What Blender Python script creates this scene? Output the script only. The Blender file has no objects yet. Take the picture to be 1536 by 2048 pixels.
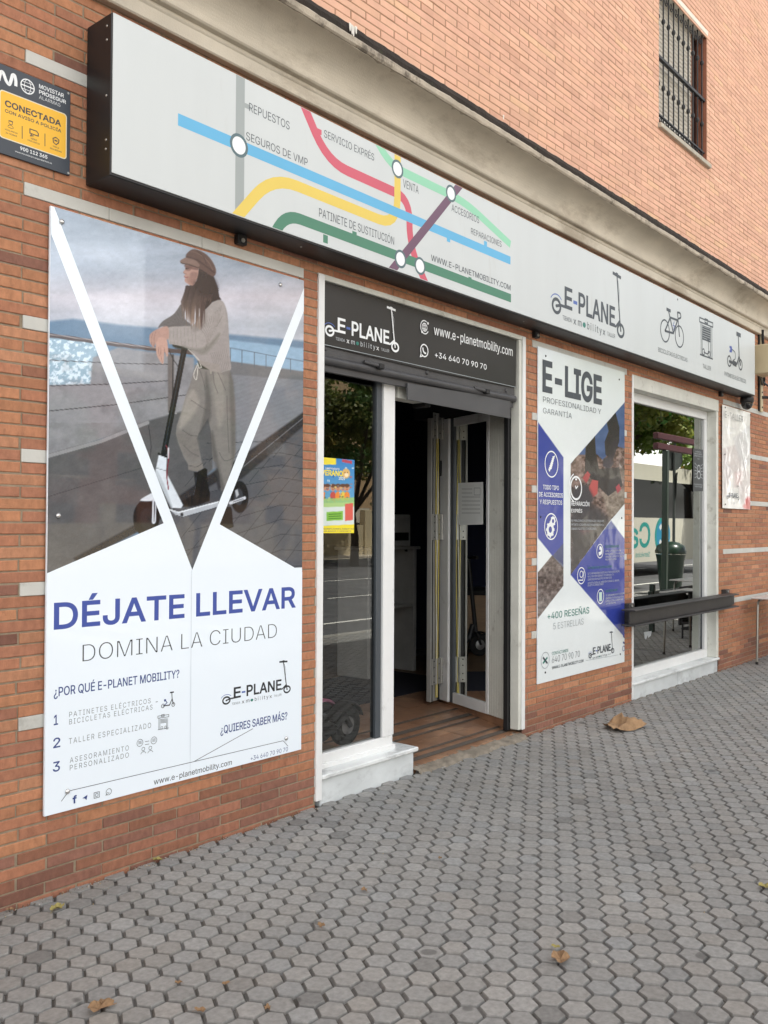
import bpy, math, random
import numpy as np
from mathutils import Vector, Matrix, geometry
random.seed(7); RNG = np.random.default_rng(11)
S = bpy.context.scene
COL = S.collection

# ------------------------------------------------------------------ camera
CAM = np.array([0.0, -3.53, 1.57]); F = 1797.6
yaw, pitch, roll = 0.870376, 0.0149353, 0.0048165
_f = np.array([math.sin(yaw)*math.cos(pitch), math.cos(yaw)*math.cos(pitch), math.sin(pitch)])
_r = np.cross(_f, [0, 0, 1.0]); _r /= np.linalg.norm(_r); _u = np.cross(_r, _f)
R3 = np.array([math.cos(roll)*_r + math.sin(roll)*_u, -math.sin(roll)*_r + math.cos(roll)*_u, _f])
cd = bpy.data.cameras.new('camera'); cam = bpy.data.objects.new('camera', cd); COL.objects.link(cam)
cd.sensor_fit = 'HORIZONTAL'; cd.sensor_width = 36.0; cd.lens = F/1536*36.0
cd.clip_start = 0.05; cd.clip_end = 3000
cam.matrix_world = Matrix(((R3[0][0], R3[1][0], -R3[2][0], CAM[0]), (R3[0][1], R3[1][1], -R3[2][1], CAM[1]),
                           (R3[0][2], R3[1][2], -R3[2][2], CAM[2]), (0, 0, 0, 1)))
S.camera = cam
S.view_settings.view_transform = 'Standard'; S.view_settings.look = 'None'
S.view_settings.gamma = 1.0; S.view_settings.exposure = 1.30
S.render.engine = 'CYCLES'
S.cycles.max_bounces = 8; S.cycles.transparent_max_bounces = 16; S.cycles.use_denoising = True
S.cycles.caustics_reflective = False; S.cycles.caustics_refractive = False

# ------------------------------------------------------------------ sky and sun
SUN_EL, SUN_AZ = math.radians(66), math.radians(12)       # the sun stands behind the building, a little to its right
W = bpy.data.worlds.new('World'); S.world = W; W.use_nodes = True
nt = W.node_tree; nt.nodes.clear()
def wn(t, **k):
    n = nt.nodes.new(t)
    for a, b in k.items(): setattr(n, a, b)
    return n
sky = wn('ShaderNodeTexSky', sky_type='NISHITA', sun_disc=False)
sky.sun_elevation = SUN_EL; sky.sun_rotation = SUN_AZ; sky.dust_density = 2.5; sky.air_density = 1.0
tc = wn('ShaderNodeTexCoord'); mp = wn('ShaderNodeMapping'); mp.inputs['Scale'].default_value = (1.0, 1.0, 2.2)
nz = wn('ShaderNodeTexNoise'); nz.inputs['Scale'].default_value = 2.6; nz.inputs['Detail'].default_value = 9; nz.inputs['Roughness'].default_value = .55
rp = wn('ShaderNodeValToRGB'); rp.color_ramp.elements[0].position = .40; rp.color_ramp.elements[1].position = .56
mx = wn('ShaderNodeMix', data_type='RGBA'); mx.inputs[7].default_value = (11.5, 11.1, 10.6, 1)   # sunlit cloud
bg = wn('ShaderNodeBackground'); bg.inputs['Strength'].default_value = 0.075
out = wn('ShaderNodeOutputWorld')
L = nt.links.new
L(tc.outputs['Generated'], mp.inputs['Vector']); L(mp.outputs['Vector'], nz.inputs['Vector']); L(nz.outputs['Fac'], rp.inputs['Fac'])
sx_ = wn('ShaderNodeSeparateXYZ'); fr_ = wn('ShaderNodeMapRange'); fr_.inputs[1].default_value = .45; fr_.inputs[2].default_value = -.75; fr_.inputs[3].default_value = .75; fr_.inputs[4].default_value = 1.9   # clouds opposite the sun are lit from the front
hz_ = wn('ShaderNodeMapRange'); hz_.inputs[1].default_value = 0.0; hz_.inputs[2].default_value = .7; hz_.inputs[3].default_value = 1.15; hz_.inputs[4].default_value = .75
m1_ = wn('ShaderNodeMath', operation='MULTIPLY'); cl_ = wn('ShaderNodeMix', data_type='RGBA', blend_type='MULTIPLY'); cl_.inputs[0].default_value = 1; cl_.inputs[6].default_value = (11.5, 11.1, 10.6, 1)
L(tc.outputs['Generated'], sx_.inputs[0]); L(sx_.outputs['Y'], fr_.inputs[0]); L(sx_.outputs['Z'], hz_.inputs[0]); L(fr_.outputs[0], m1_.inputs[0]); L(hz_.outputs[0], m1_.inputs[1]); L(m1_.outputs[0], cl_.inputs[7]); L(cl_.outputs[2], mx.inputs[7])
L(rp.outputs['Color'], mx.inputs[0]); L(sky.outputs['Color'], mx.inputs[6]); L(mx.outputs[2], bg.inputs['Color']); L(bg.outputs['Background'], out.inputs['Surface'])
sd = bpy.data.lights.new('sun', 'SUN'); sd.energy = 4.6; sd.angle = math.radians(.53); sd.color = (1, .95, .87)
sun = bpy.data.objects.new('sun', sd); COL.objects.link(sun)
sdir = Vector((math.sin(SUN_AZ)*math.cos(SUN_EL), math.cos(SUN_AZ)*math.cos(SUN_EL), math.sin(SUN_EL)))
sun.rotation_euler = sdir.to_track_quat('Z', 'Y').to_euler(); sun.location = (0, 20, 30)

# ------------------------------------------------------------------ pixel helpers (photo pixels of 1536 x 2048)
def ray(px, py): return R3.T @ np.array([(px-768)/F, -(py-1024)/F, 1.0])
def project(P):
    c = (P - CAM) @ R3.T
    return 768 + F*c[:, 0]/c[:, 2], 1024 - F*c[:, 1]/c[:, 2]
def ground(px, py, z=0.0):
    d = ray(px, py); return CAM + d*((z-CAM[2])/d[2])
class Plane:
    """a real flat surface: origin o, right axis u, up axis v, outward normal n"""
    def __init__(s, o, u, v=(0, 0, 1)):
        s.o = np.array(o, float); s.u = np.array(u, float); s.u /= np.linalg.norm(s.u); s.v = np.array(v, float); s.n = np.cross(s.u, s.v)
    def uv(s, px, py):
        d = ray(px, py); t = ((s.o-CAM) @ s.n)/(d @ s.n); p = CAM + d*t - s.o
        return np.array([p @ s.u, p @ s.v])
    def P(s, uv, off=0.0): return s.o + s.u*uv[0] + s.v*uv[1] + s.n*off
def wall(d): return Plane((0, -d, 0), (1, 0, 0))
def zoom(ox, oy, k): return lambda pts: [(ox+x*k, oy+y*k) for x, y in pts]
def lin(c):
    c = np.asarray(c, float)/255.0
    return np.where(c <= .04045, c/12.92, ((c+.055)/1.055)**2.4)

# ------------------------------------------------------------------ materials
MATS = {}
def mat(name, rgb, rough=.6, metal=0, var=.12, vs=6, bump=.0, bs=60, spec=.5, coat=0, coat_rough=.08, attr=None, dirt=None, srgb=True, stretch=None, wave=0, wave_s=2.0):
    """procedural Principled material: base colour (or a colour attribute) varied by noise, bumped by noise, optional dirt patches"""
    if name in MATS: return MATS[name]
    m = bpy.data.materials.new(name); m.use_nodes = True; t = m.node_tree; t.nodes.clear(); N = t.nodes.new; K = t.links.new
    o = N('ShaderNodeOutputMaterial'); b = N('ShaderNodeBsdfPrincipled'); K(b.outputs[0], o.inputs[0])
    c = lin(rgb) if srgb else np.array(rgb)
    b.inputs['Roughness'].default_value = rough; b.inputs['Metallic'].default_value = metal; b.inputs['Specular IOR Level'].default_value = spec
    b.inputs['Coat Weight'].default_value = coat; b.inputs['Coat Roughness'].default_value = coat_rough
    g = N('ShaderNodeTexCoord'); src = g.outputs['Object']
    if stretch:
        q = N('ShaderNodeMapping'); q.inputs['Scale'].default_value = stretch; K(src, q.inputs[0]); src = q.outputs[0]
    n = N('ShaderNodeTexNoise'); n.inputs['Scale'].default_value = vs; n.inputs['Detail'].default_value = 6; n.inputs['Roughness'].default_value = .6; K(src, n.inputs['Vector'])
    mr = N('ShaderNodeMapRange'); mr.inputs[1].default_value = .3; mr.inputs[2].default_value = .7; mr.inputs[3].default_value = 1-var; mr.inputs[4].default_value = 1+var; K(n.outputs['Fac'], mr.inputs[0])
    mu = N('ShaderNodeMix'); mu.data_type = 'RGBA'; mu.blend_type = 'MULTIPLY'; mu.inputs[0].default_value = 1
    if attr:
        a = N('ShaderNodeAttribute'); a.attribute_name = attr; K(a.outputs['Color'], mu.inputs[6])
    else: mu.inputs[6].default_value = (*c, 1)
    K(mr.outputs[0], mu.inputs[7]); col = mu.outputs[2]
    if dirt:                                   # (colour, scale, threshold, amount)
        n2 = N('ShaderNodeTexNoise'); n2.inputs['Scale'].default_value = dirt[1]; n2.inputs['Detail'].default_value = 10; n2.inputs['Roughness'].default_value = .7; K(src, n2.inputs['Vector'])
        m2 = N('ShaderNodeMapRange'); m2.inputs[1].default_value = dirt[2]; m2.inputs[2].default_value = dirt[2]+.12; m2.inputs[4].default_value = dirt[3]; K(n2.outputs['Fac'], m2.inputs[0])
        x = N('ShaderNodeMix'); x.data_type = 'RGBA'; K(m2.outputs[0], x.inputs[0]); K(col, x.inputs[6]); x.inputs[7].default_value = (*lin(dirt[0]), 1); col = x.outputs[2]
    K(col, b.inputs['Base Color'])
    last = None
    if bump:
        n3 = N('ShaderNodeTexNoise'); n3.inputs['Scale'].default_value = bs; n3.inputs['Detail'].default_value = 5; K(g.outputs['Object'], n3.inputs['Vector'])
        u = N('ShaderNodeBump'); u.inputs['Strength'].default_value = bump; u.inputs['Distance'].default_value = .004; K(n3.outputs['Fac'], u.inputs['Height']); last = u
    if wave:
        n4 = N('ShaderNodeTexNoise'); n4.inputs['Scale'].default_value = wave_s; n4.inputs['Detail'].default_value = 2; K(g.outputs['Object'], n4.inputs['Vector'])
        w = N('ShaderNodeBump'); w.inputs['Strength'].default_value = 1; w.inputs['Distance'].default_value = wave; K(n4.outputs['Fac'], w.inputs['Height'])
        if last: K(last.outputs[0], w.inputs['Normal'])
        last = w
    if last:
        K(last.outputs[0], b.inputs['Normal'])
        if wave: K(last.outputs[0], b.inputs['Coat Normal'])
    MATS[name] = m; return m
def glass_mat(name, tint=.9, ior=1.55, gain=1.5, rough=0.0, wave=.0):
    m = bpy.data.materials.new(name); m.use_nodes = True; t = m.node_tree; t.nodes.clear(); N = t.nodes.new; K = t.links.new
    o = N('ShaderNodeOutputMaterial'); mx = N('ShaderNodeMixShader'); tr = N('ShaderNodeBsdfTransparent'); gl = N('ShaderNodeBsdfGlossy'); fr = N('ShaderNodeFresnel'); ma = N('ShaderNodeMath')
    tr.inputs[0].default_value = (tint, tint*1.0, tint*.99, 1); gl.inputs['Roughness'].default_value = rough; gl.inputs[0].default_value = (.97, 1, .98, 1)
    fr.inputs['IOR'].default_value = ior; ma.operation = 'MULTIPLY'; ma.use_clamp = True; ma.inputs[1].default_value = gain
    K(fr.outputs[0], ma.inputs[0]); K(ma.outputs[0], mx.inputs[0]); K(tr.outputs[0], mx.inputs[1]); K(gl.outputs[0], mx.inputs[2]); K(mx.outputs[0], o.inputs[0])
    if wave:
        g = N('ShaderNodeTexCoord'); n = N('ShaderNodeTexNoise'); n.inputs['Scale'].default_value = 1.1; n.inputs['Detail'].default_value = 1; K(g.outputs['Object'], n.inputs['Vector'])
        b = N('ShaderNodeBump'); b.inputs['Distance'].default_value = wave; b.inputs['Strength'].default_value = 1; K(n.outputs['Fac'], b.inputs['Height']); K(b.outputs[0], gl.inputs['Normal'])
    MATS[name] = m; return m

# ------------------------------------------------------------------ mesh builder
class MB:
    def __init__(s): s.v = []; s.f = []; s.m = []; s.ms = []; s.lay = 0.0; s.smooth = set(); s.clip = None
    def mi(s, m):
        if m not in s.ms: s.ms.append(m)
        return s.ms.index(m)
    def add(s, vs, fs, m, smooth=False):
        b = len(s.v); k = s.mi(m); s.v += [tuple(map(float, p)) for p in vs]
        for f in fs:
            if smooth: s.smooth.add(len(s.f))
            s.f.append(tuple(b+i for i in f)); s.m.append(k)
    def box(s, lo, hi, m, bev=0.0, rot=None, piv=None):
        x0, y0, z0 = lo; x1, y1, z1 = hi; b = min(bev, abs(x1-x0)*.45, abs(y1-y0)*.45, abs(z1-z0)*.45)
        if b <= 0:
            vs = [(x0,y0,z0),(x1,y0,z0),(x1,y1,z0),(x0,y1,z0),(x0,y0,z1),(x1,y0,z1),(x1,y1,z1),(x0,y1,z1)]
            fs = [(0,3,2,1),(4,5,6,7),(0,1,5,4),(1,2,6,5),(2,3,7,6),(3,0,4,7)]
        else:
            vs = []; ix = {}
            for i in (0, 1):
                for j in (0, 1):
                    for k in (0, 1):
                        c = [(x0, x1)[i], (y0, y1)[j], (z0, z1)[k]]; s_ = [1-2*i, 1-2*j, 1-2*k]
                        for a in range(3):
                            q = [c[t] + (0 if t == a else s_[t]*b) for t in range(3)]; ix[i, j, k, a] = len(vs); vs.append(q)
            fs = []
            for a in range(3):
                p, q = [t for t in range(3) if t != a]
                for e in (0, 1):
                    cs = []
                    for (g, h) in ((0, 0), (1, 0), (1, 1), (0, 1)):
                        c = [0, 0, 0]; c[a] = e; c[p] = g; c[q] = h; cs.append(ix[(*c, a)])
                    fs.append(tuple(cs))
                for g in (0, 1):            # edges parallel to axis a
                    for h in (0, 1):
                        c0 = [0, 0, 0]; c0[p] = g; c0[q] = h; c1 = list(c0); c1[a] = 1
                        fs.append((ix[(*c0, p)], ix[(*c1, p)], ix[(*c1, q)], ix[(*c0, q)]))
            for i in (0, 1):
                for j in (0, 1):
                    for k in (0, 1): fs.append(tuple(ix[i, j, k, a] for a in range(3)))
        if rot is not None:
            pv = Vector(piv if piv is not None else [(x0+x1)/2, (y0+y1)/2, (z0+z1)/2]); vs = [rot @ (Vector(p)-pv) + pv for p in vs]
        s.add(vs, fs, m)
    def tube(s, pts, r, m, n=10, cap=True, closed=False):
        pts = [Vector(p) for p in pts]; rs = r if isinstance(r, (list, tuple)) else [r]*len(pts); vs = []; fs = []; K = len(pts)
        up = None
        for i, p in enumerate(pts):
            d = (pts[(i+1) % K]-pts[i-1]) if closed else (pts[min(i+1, K-1)]-pts[max(i-1, 0)]); d.normalize()
            if up is None: up = Vector((0, 0, 1)) if abs(d.z) < .9 else Vector((1, 0, 0))
            a = d.cross(up); a = a.normalized() if a.length > 1e-6 else d.orthogonal().normalized(); bb = d.cross(a).normalized(); up = -bb if bb.dot(up) < 0 else bb
            up = a.cross(d).normalized()
            for k in range(n):
                t = 2*math.pi*k/n; vs.append(p + rs[i]*(math.cos(t)*a + math.sin(t)*up))
        for i in range(K if closed else K-1):
            for k in range(n): j = (i+1) % K; fs.append((i*n+k, i*n+(k+1) % n, j*n+(k+1) % n, j*n+k))
        s.add(vs, fs, m, True)
        if cap and not closed: s.add(vs[:n], [tuple(range(n))], m); s.add(vs[-n:], [tuple(range(n))], m)
    def lathe(s, prof, c, m, n=24, axis=(0, 0, 1), cap=True):
        ax = Vector(axis).normalized(); a = ax.orthogonal().normalized(); b = ax.cross(a); vs = []; fs = []; c = Vector(c)
        for r, h in prof:
            for k in range(n): t = 2*math.pi*k/n; vs.append(c + ax*h + r*(math.cos(t)*a+math.sin(t)*b))
        for i in range(len(prof)-1):
            for k in range(n): fs.append((i*n+k, i*n+(k+1) % n, (i+1)*n+(k+1) % n, (i+1)*n+k))
        s.add(vs, fs, m, True)
        if cap:
            s.add(vs[:n], [tuple(range(n))], m); s.add(vs[-n:], [tuple(range(n))], m)
    def prism(s, prof, a, b, m, axis='x', smooth=False):
        """profile of (y,z) pairs swept along x from a to b (or (x,z) along y, (x,y) along z)"""
        def P(p, t): return {'x': (t, p[0], p[1]), 'y': (p[0], t, p[1]), 'z': (p[0], p[1], t)}[axis]
        n = len(prof); vs = [P(p, a) for p in prof]+[P(p, b) for p in prof]
        s.add(vs, [(i, (i+1) % n, n+(i+1) % n, n+i) for i in range(n)], m, smooth)
        for base in (a, b):
            tri = geometry.tessellate_polygon([[Vector((*p, 0)) for p in prof]]); s.add([P(p, base) for p in prof], tri, m)
    # --- flat printed artwork on a Plane: every call lies a hair above the one before
    def _off(s): s.lay += .000014; return s.lay
    def uvpoly(s, pl, uv, m, base=.0):
        off = base+s._off(); tri = geometry.tessellate_polygon([[Vector((p[0], p[1], 0)) for p in uv]])
        fs = []
        for t in tri:
            a, b, c = (uv[i] for i in t); cr = (b[0]-a[0])*(c[1]-a[1])-(b[1]-a[1])*(c[0]-a[0]); fs.append(t if cr > 0 else t[::-1])
        s.add([pl.P(p, off) for p in uv], fs, m)
    def poly(s, pl, pts, m, base=0.0): s.uvpoly(pl, [pl.uv(*p) for p in pts], m, base)
    def uvline(s, pl, uv, w, m, base=0.0, closed=False, cap=0.0):
        off = base+s._off(); q = [np.array(p, float) for p in uv]; K = len(q)
        if K < 2: return
        if cap and not closed:
            d = q[0]-q[1]; q[0] = q[0]+d/np.linalg.norm(d)*cap; d = q[-1]-q[-2]; q[-1] = q[-1]+d/np.linalg.norm(d)*cap
        Lf = []; Rt = []
        for i in range(K):
            d0 = q[i]-q[i-1] if (i > 0 or closed) else q[1]-q[0]; d1 = q[(i+1) % K]-q[i] if (i < K-1 or closed) else q[-1]-q[-2]
            d0 = d0/(np.linalg.norm(d0)+1e-9); d1 = d1/(np.linalg.norm(d1)+1e-9); t = d0+d1; t = t/(np.linalg.norm(t)+1e-9); nn = np.array([-t[1], t[0]]); c = max(.45, nn @ np.array([-d0[1], d0[0]]))
            Lf.append(q[i]+nn*w/2/c); Rt.append(q[i]-nn*w/2/c)
        if s.clip:                                       # keep the stroke between two heights of the sign
            lo, hi = s.clip
            for i in range(K if closed else K-1):
                pg = [Rt[i], Rt[(i+1) % K], Lf[(i+1) % K], Lf[i]]
                for lim, sg in ((lo, 1), (hi, -1)):
                    o = []
                    for a, c in zip(pg, pg[1:]+pg[:1]):
                        da, dc = sg*(a[1]-lim), sg*(c[1]-lim)
                        if da >= 0: o.append(a)
                        if da*dc < 0: o.append(a+(c-a)*da/(da-dc))
                    pg = o
                    if not pg: break
                if len(pg) > 2: s.add([pl.P(p, off) for p in pg], [tuple(range(len(pg)))], m)
            return
        vs = [pl.P(p, off) for p in Lf]+[pl.P(p, off) for p in Rt]
        s.add(vs, [(K+i, K+(i+1) % K, (i+1) % K, i) for i in range(K if closed else K-1)], m)
    def line(s, pl, pts, w, m, base=0.0, curve=False, closed=False, cap=0.0):
        uv = [pl.uv(*p) for p in pts]
        if curve: uv = spline(uv, closed)
        s.uvline(pl, uv, w, m, base, closed, cap)
    def disc(s, pl, c, r, m, base=0.0, n=28, sx=1.0): s.uvpoly(pl, [(c[0]+sx*r*math.cos(2*math.pi*k/n), c[1]+r*math.sin(2*math.pi*k/n)) for k in range(n)], m, base)
    def ring(s, pl, c, r, w, m, base=0.0, n=32, a0=0, a1=360, sx=1.0):
        full = a1-a0 >= 360; k = n if full else n+1
        s.uvline(pl, [(c[0]+sx*r*math.cos(math.radians(a0+(a1-a0)*i/n)), c[1]+r*math.sin(math.radians(a0+(a1-a0)*i/n))) for i in range(k)], w, m, base, full)
    def uvtext(s, pl, txt, u0, v0, width, cap, m, weight=0.0, base=0.0, space=1.0, ang=0.0):
        """flat lettering; weight fattens (or thins) every stroke by that share of the capital height on each side"""
        loops, w0, h0 = glyphs(txt, space); off = base+s._off(); w_ = max(weight, 0)*cap; kx, ky = (width-2*w_)/w0, (cap-2*w_)/h0; ca, sa = math.cos(ang), math.sin(ang)
        L2 = [inset(np.stack([w_+lp[:, 0]*kx, w_+lp[:, 1]*ky], 1), -weight*cap) for lp in loops]; q, fs = union_fill(L2)
        s.add([pl.P((u0+z[0]*ca-z[1]*sa, v0+z[0]*sa+z[1]*ca), off) for z in q], fs, m)
    def text(s, pl, txt, p0, p1, top, m, weight=0.0, base=0.0, space=1.0, level=True):
        a, b, t = pl.uv(*p0), pl.uv(*p1), pl.uv(*top); d = b-a; ang = math.atan2(d[1], d[0]); h = abs(t[1]-a[1])
        if level and abs(ang) < .12: a = np.array([a[0], (a[1]+b[1])/2]); ang = 0
        s.uvtext(pl, txt, a[0], a[1], np.linalg.norm(d), h, m, weight, base, space, ang)
    def build(s, name, parent=None, loc=None, colors=None):
        root = parent
        while root is not None and root.parent is not None: root = root.parent
        o0 = np.array(root.location if root is not None else (loc if loc is not None else (0, 0, 0)), float)
        me = bpy.data.meshes.new(name); me.from_pydata((np.array(s.v)-o0).tolist() if s.v else [], [], s.f)
        for m in s.ms: me.materials.append(m)
        me.polygons.foreach_set('material_index', s.m)
        if s.smooth:
            fl = np.zeros(len(s.f), bool); fl[list(s.smooth)] = True; me.polygons.foreach_set('use_smooth', fl)
        if colors is not None: setcol(me, colors)
        me.update(); o = bpy.data.objects.new(name, me); COL.objects.link(o)
        if parent is not None: o.parent = parent
        else: o.location = o0
        return o
def setcol(me, cols):
    a = me.color_attributes.new('Col', 'FLOAT_COLOR', 'POINT'); c = np.ones((len(me.vertices), 4), np.float32); c[:, :3] = cols; a.data.foreach_set('color', c.ravel())
def spline(q, closed=False, k=8):
    q = [np.array(p, float) for p in q]; n = len(q); o = []
    for i in range(n if closed else n-1):
        p0, p1, p2, p3 = (q[(i-1) % n], q[i], q[(i+1) % n], q[(i+2) % n]) if closed else (q[max(i-1, 0)], q[i], q[i+1], q[min(i+2, n-1)])
        for j in range(k):
            t = j/k; o.append(.5*((2*p1)+(-p0+p2)*t+(2*p0-5*p1+4*p2-p3)*t*t+(-p0+3*p1-3*p2+p3)*t**3))
    if not closed: o.append(q[-1])
    return o
try:
    import os
    FONT = bpy.data.fonts.load(os.path.join(bpy.utils.system_resource('DATAFILES'), 'fonts', 'Inter.woff2'))
except Exception: FONT = None
_G = {}
def area2(p): return float(np.sum(p[:, 0]*np.roll(p[:, 1], -1)-np.roll(p[:, 0], -1)*p[:, 1]))
def inset(p, d):
    """outline moved d to its left (inside, for an anticlockwise outline)"""
    a = p-np.roll(p, 1, 0); b = np.roll(p, -1, 0)-p; a /= np.linalg.norm(a, axis=1)[:, None]+1e-12; b /= np.linalg.norm(b, axis=1)[:, None]+1e-12
    t = a+b; t /= np.linalg.norm(t, axis=1)[:, None]+1e-12; n = np.stack([-t[:, 1], t[:, 0]], 1); c = np.maximum(.4, n[:, 0]*-a[:, 1]+n[:, 1]*a[:, 0]); return p+n*(d/c)[:, None]
def union_fill(loops):
    """triangles covering whatever the oriented outlines wind round, overlaps merged into one sheet"""
    k = max(np.ptp(np.concatenate(loops)[:, 1]), 1e-6); loops = [p/k for p in loops]; vs = []; ed = []
    for p in loops: b = len(vs); vs += [Vector((x, y)) for x, y in p]; ed += [(b+i, b+(i+1) % len(p)) for i in range(len(p))]
    V, _e, Fc, *_ = geometry.delaunay_2d_cdt(vs, ed, [], 0, 1e-6); V = np.array([v[:2] for v in V]); Fc = [tuple(f) for f in Fc]; C = np.array([V[list(f)].mean(0) for f in Fc]); wn_ = np.zeros(len(C), int)
    for p in loops:
        for a, b in zip(p, np.roll(p, -1, 0)):
            side = (b[0]-a[0])*(C[:, 1]-a[1])-(C[:, 0]-a[0])*(b[1]-a[1]); wn_ += ((a[1] <= C[:, 1]) & (b[1] > C[:, 1]) & (side > 0)).astype(int)-((a[1] > C[:, 1]) & (b[1] <= C[:, 1]) & (side < 0)).astype(int)
    fs = []
    for f, w in zip(Fc, wn_):
        if w > 0:
            a, b, c = (V[i] for i in f[:3]); fs.append(f if (b[0]-a[0])*(c[1]-a[1])-(b[1]-a[1])*(c[0]-a[0]) > 0 else f[::-1])
    return V*k, fs
def glyphs(txt, space=1.0):
    """lettering as oriented outlines (ink on the left), its width and the height of a capital"""
    key = (txt, space)
    if key in _G: return _G[key]
    def outlines(body):
        c = bpy.data.curves.new('lettering', 'FONT'); c.body = body; c.space_character = space
        if FONT: c.font = FONT
        o = bpy.data.objects.new('lettering', c); COL.objects.link(o); dg = bpy.context.evaluated_depsgraph_get(); dg.update(); cu = o.evaluated_get(dg).to_curve(dg) if hasattr(o, 'to_curve') else None; r = []
        for sp_ in cu.splines:
            bp = sp_.bezier_points; n = len(bp); q = []
            for i in range(n):
                p, e = bp[i], bp[(i+1) % n]; st = (p.handle_right-p.co).length < 1e-5 and (e.handle_left-e.co).length < 1e-5
                d = (e.co-p.co); st = st or (abs((p.handle_right-p.co).cross(d).length) < 1e-5*max(d.length, 1e-6) and abs((e.handle_left-e.co).cross(d).length) < 1e-5*max(d.length, 1e-6))
                q += [p.co[:2]] if st else [v[:2] for v in geometry.interpolate_bezier(p.co, p.handle_right, e.handle_left, e.co, 5)][:-1]
            w = [q[0]]
            for v in q[1:]:
                if math.hypot(v[0]-w[-1][0], v[1]-w[-1][1]) > 1e-4: w.append(v)
            if math.hypot(w[0][0]-w[-1][0], w[0][1]-w[-1][1]) < 1e-4: w.pop()
            if len(w) > 2: r.append(np.array(w))
        o.to_curve_clear(); bpy.data.objects.remove(o); bpy.data.curves.remove(c); return r
    r = outlines(txt); h = outlines('H'); hh = max(p[:, 1].max() for p in h); big = max(r, key=lambda p: abs(area2(p))); sg = 1 if area2(big) > 0 else -1; x0 = min(p[:, 0].min() for p in r)
    r = [(p if sg > 0 else p[::-1])-np.array([x0, 0]) for p in r]; outer = [p for p in r if area2(p) > 0]; holes = [p for p in r if area2(p) < 0]
    _G[key] = (r, max(p[:, 0].max() for p in outer), hh); return _G[key]

def tag(o, label=None, cat=None, group=None, kind=None):
    for k, v in (('label', label), ('category', cat), ('group', group), ('kind', kind)):
        if v: o[k] = v
    return o
def thing(name, label, cat, loc, group=None):
    o = bpy.data.objects.new(name, None); COL.objects.link(o); o.location = loc; o.empty_display_size = .1
    bpy.context.view_layer.update() if False else None
    return tag(o, label, cat, group)
def copy_tree(o, parent=None):
    c = o.copy(); COL.objects.link(c); c.parent = parent
    for ch in [x for x in COL.objects if x.parent == o]: copy_tree(ch, c)
    return c

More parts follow.
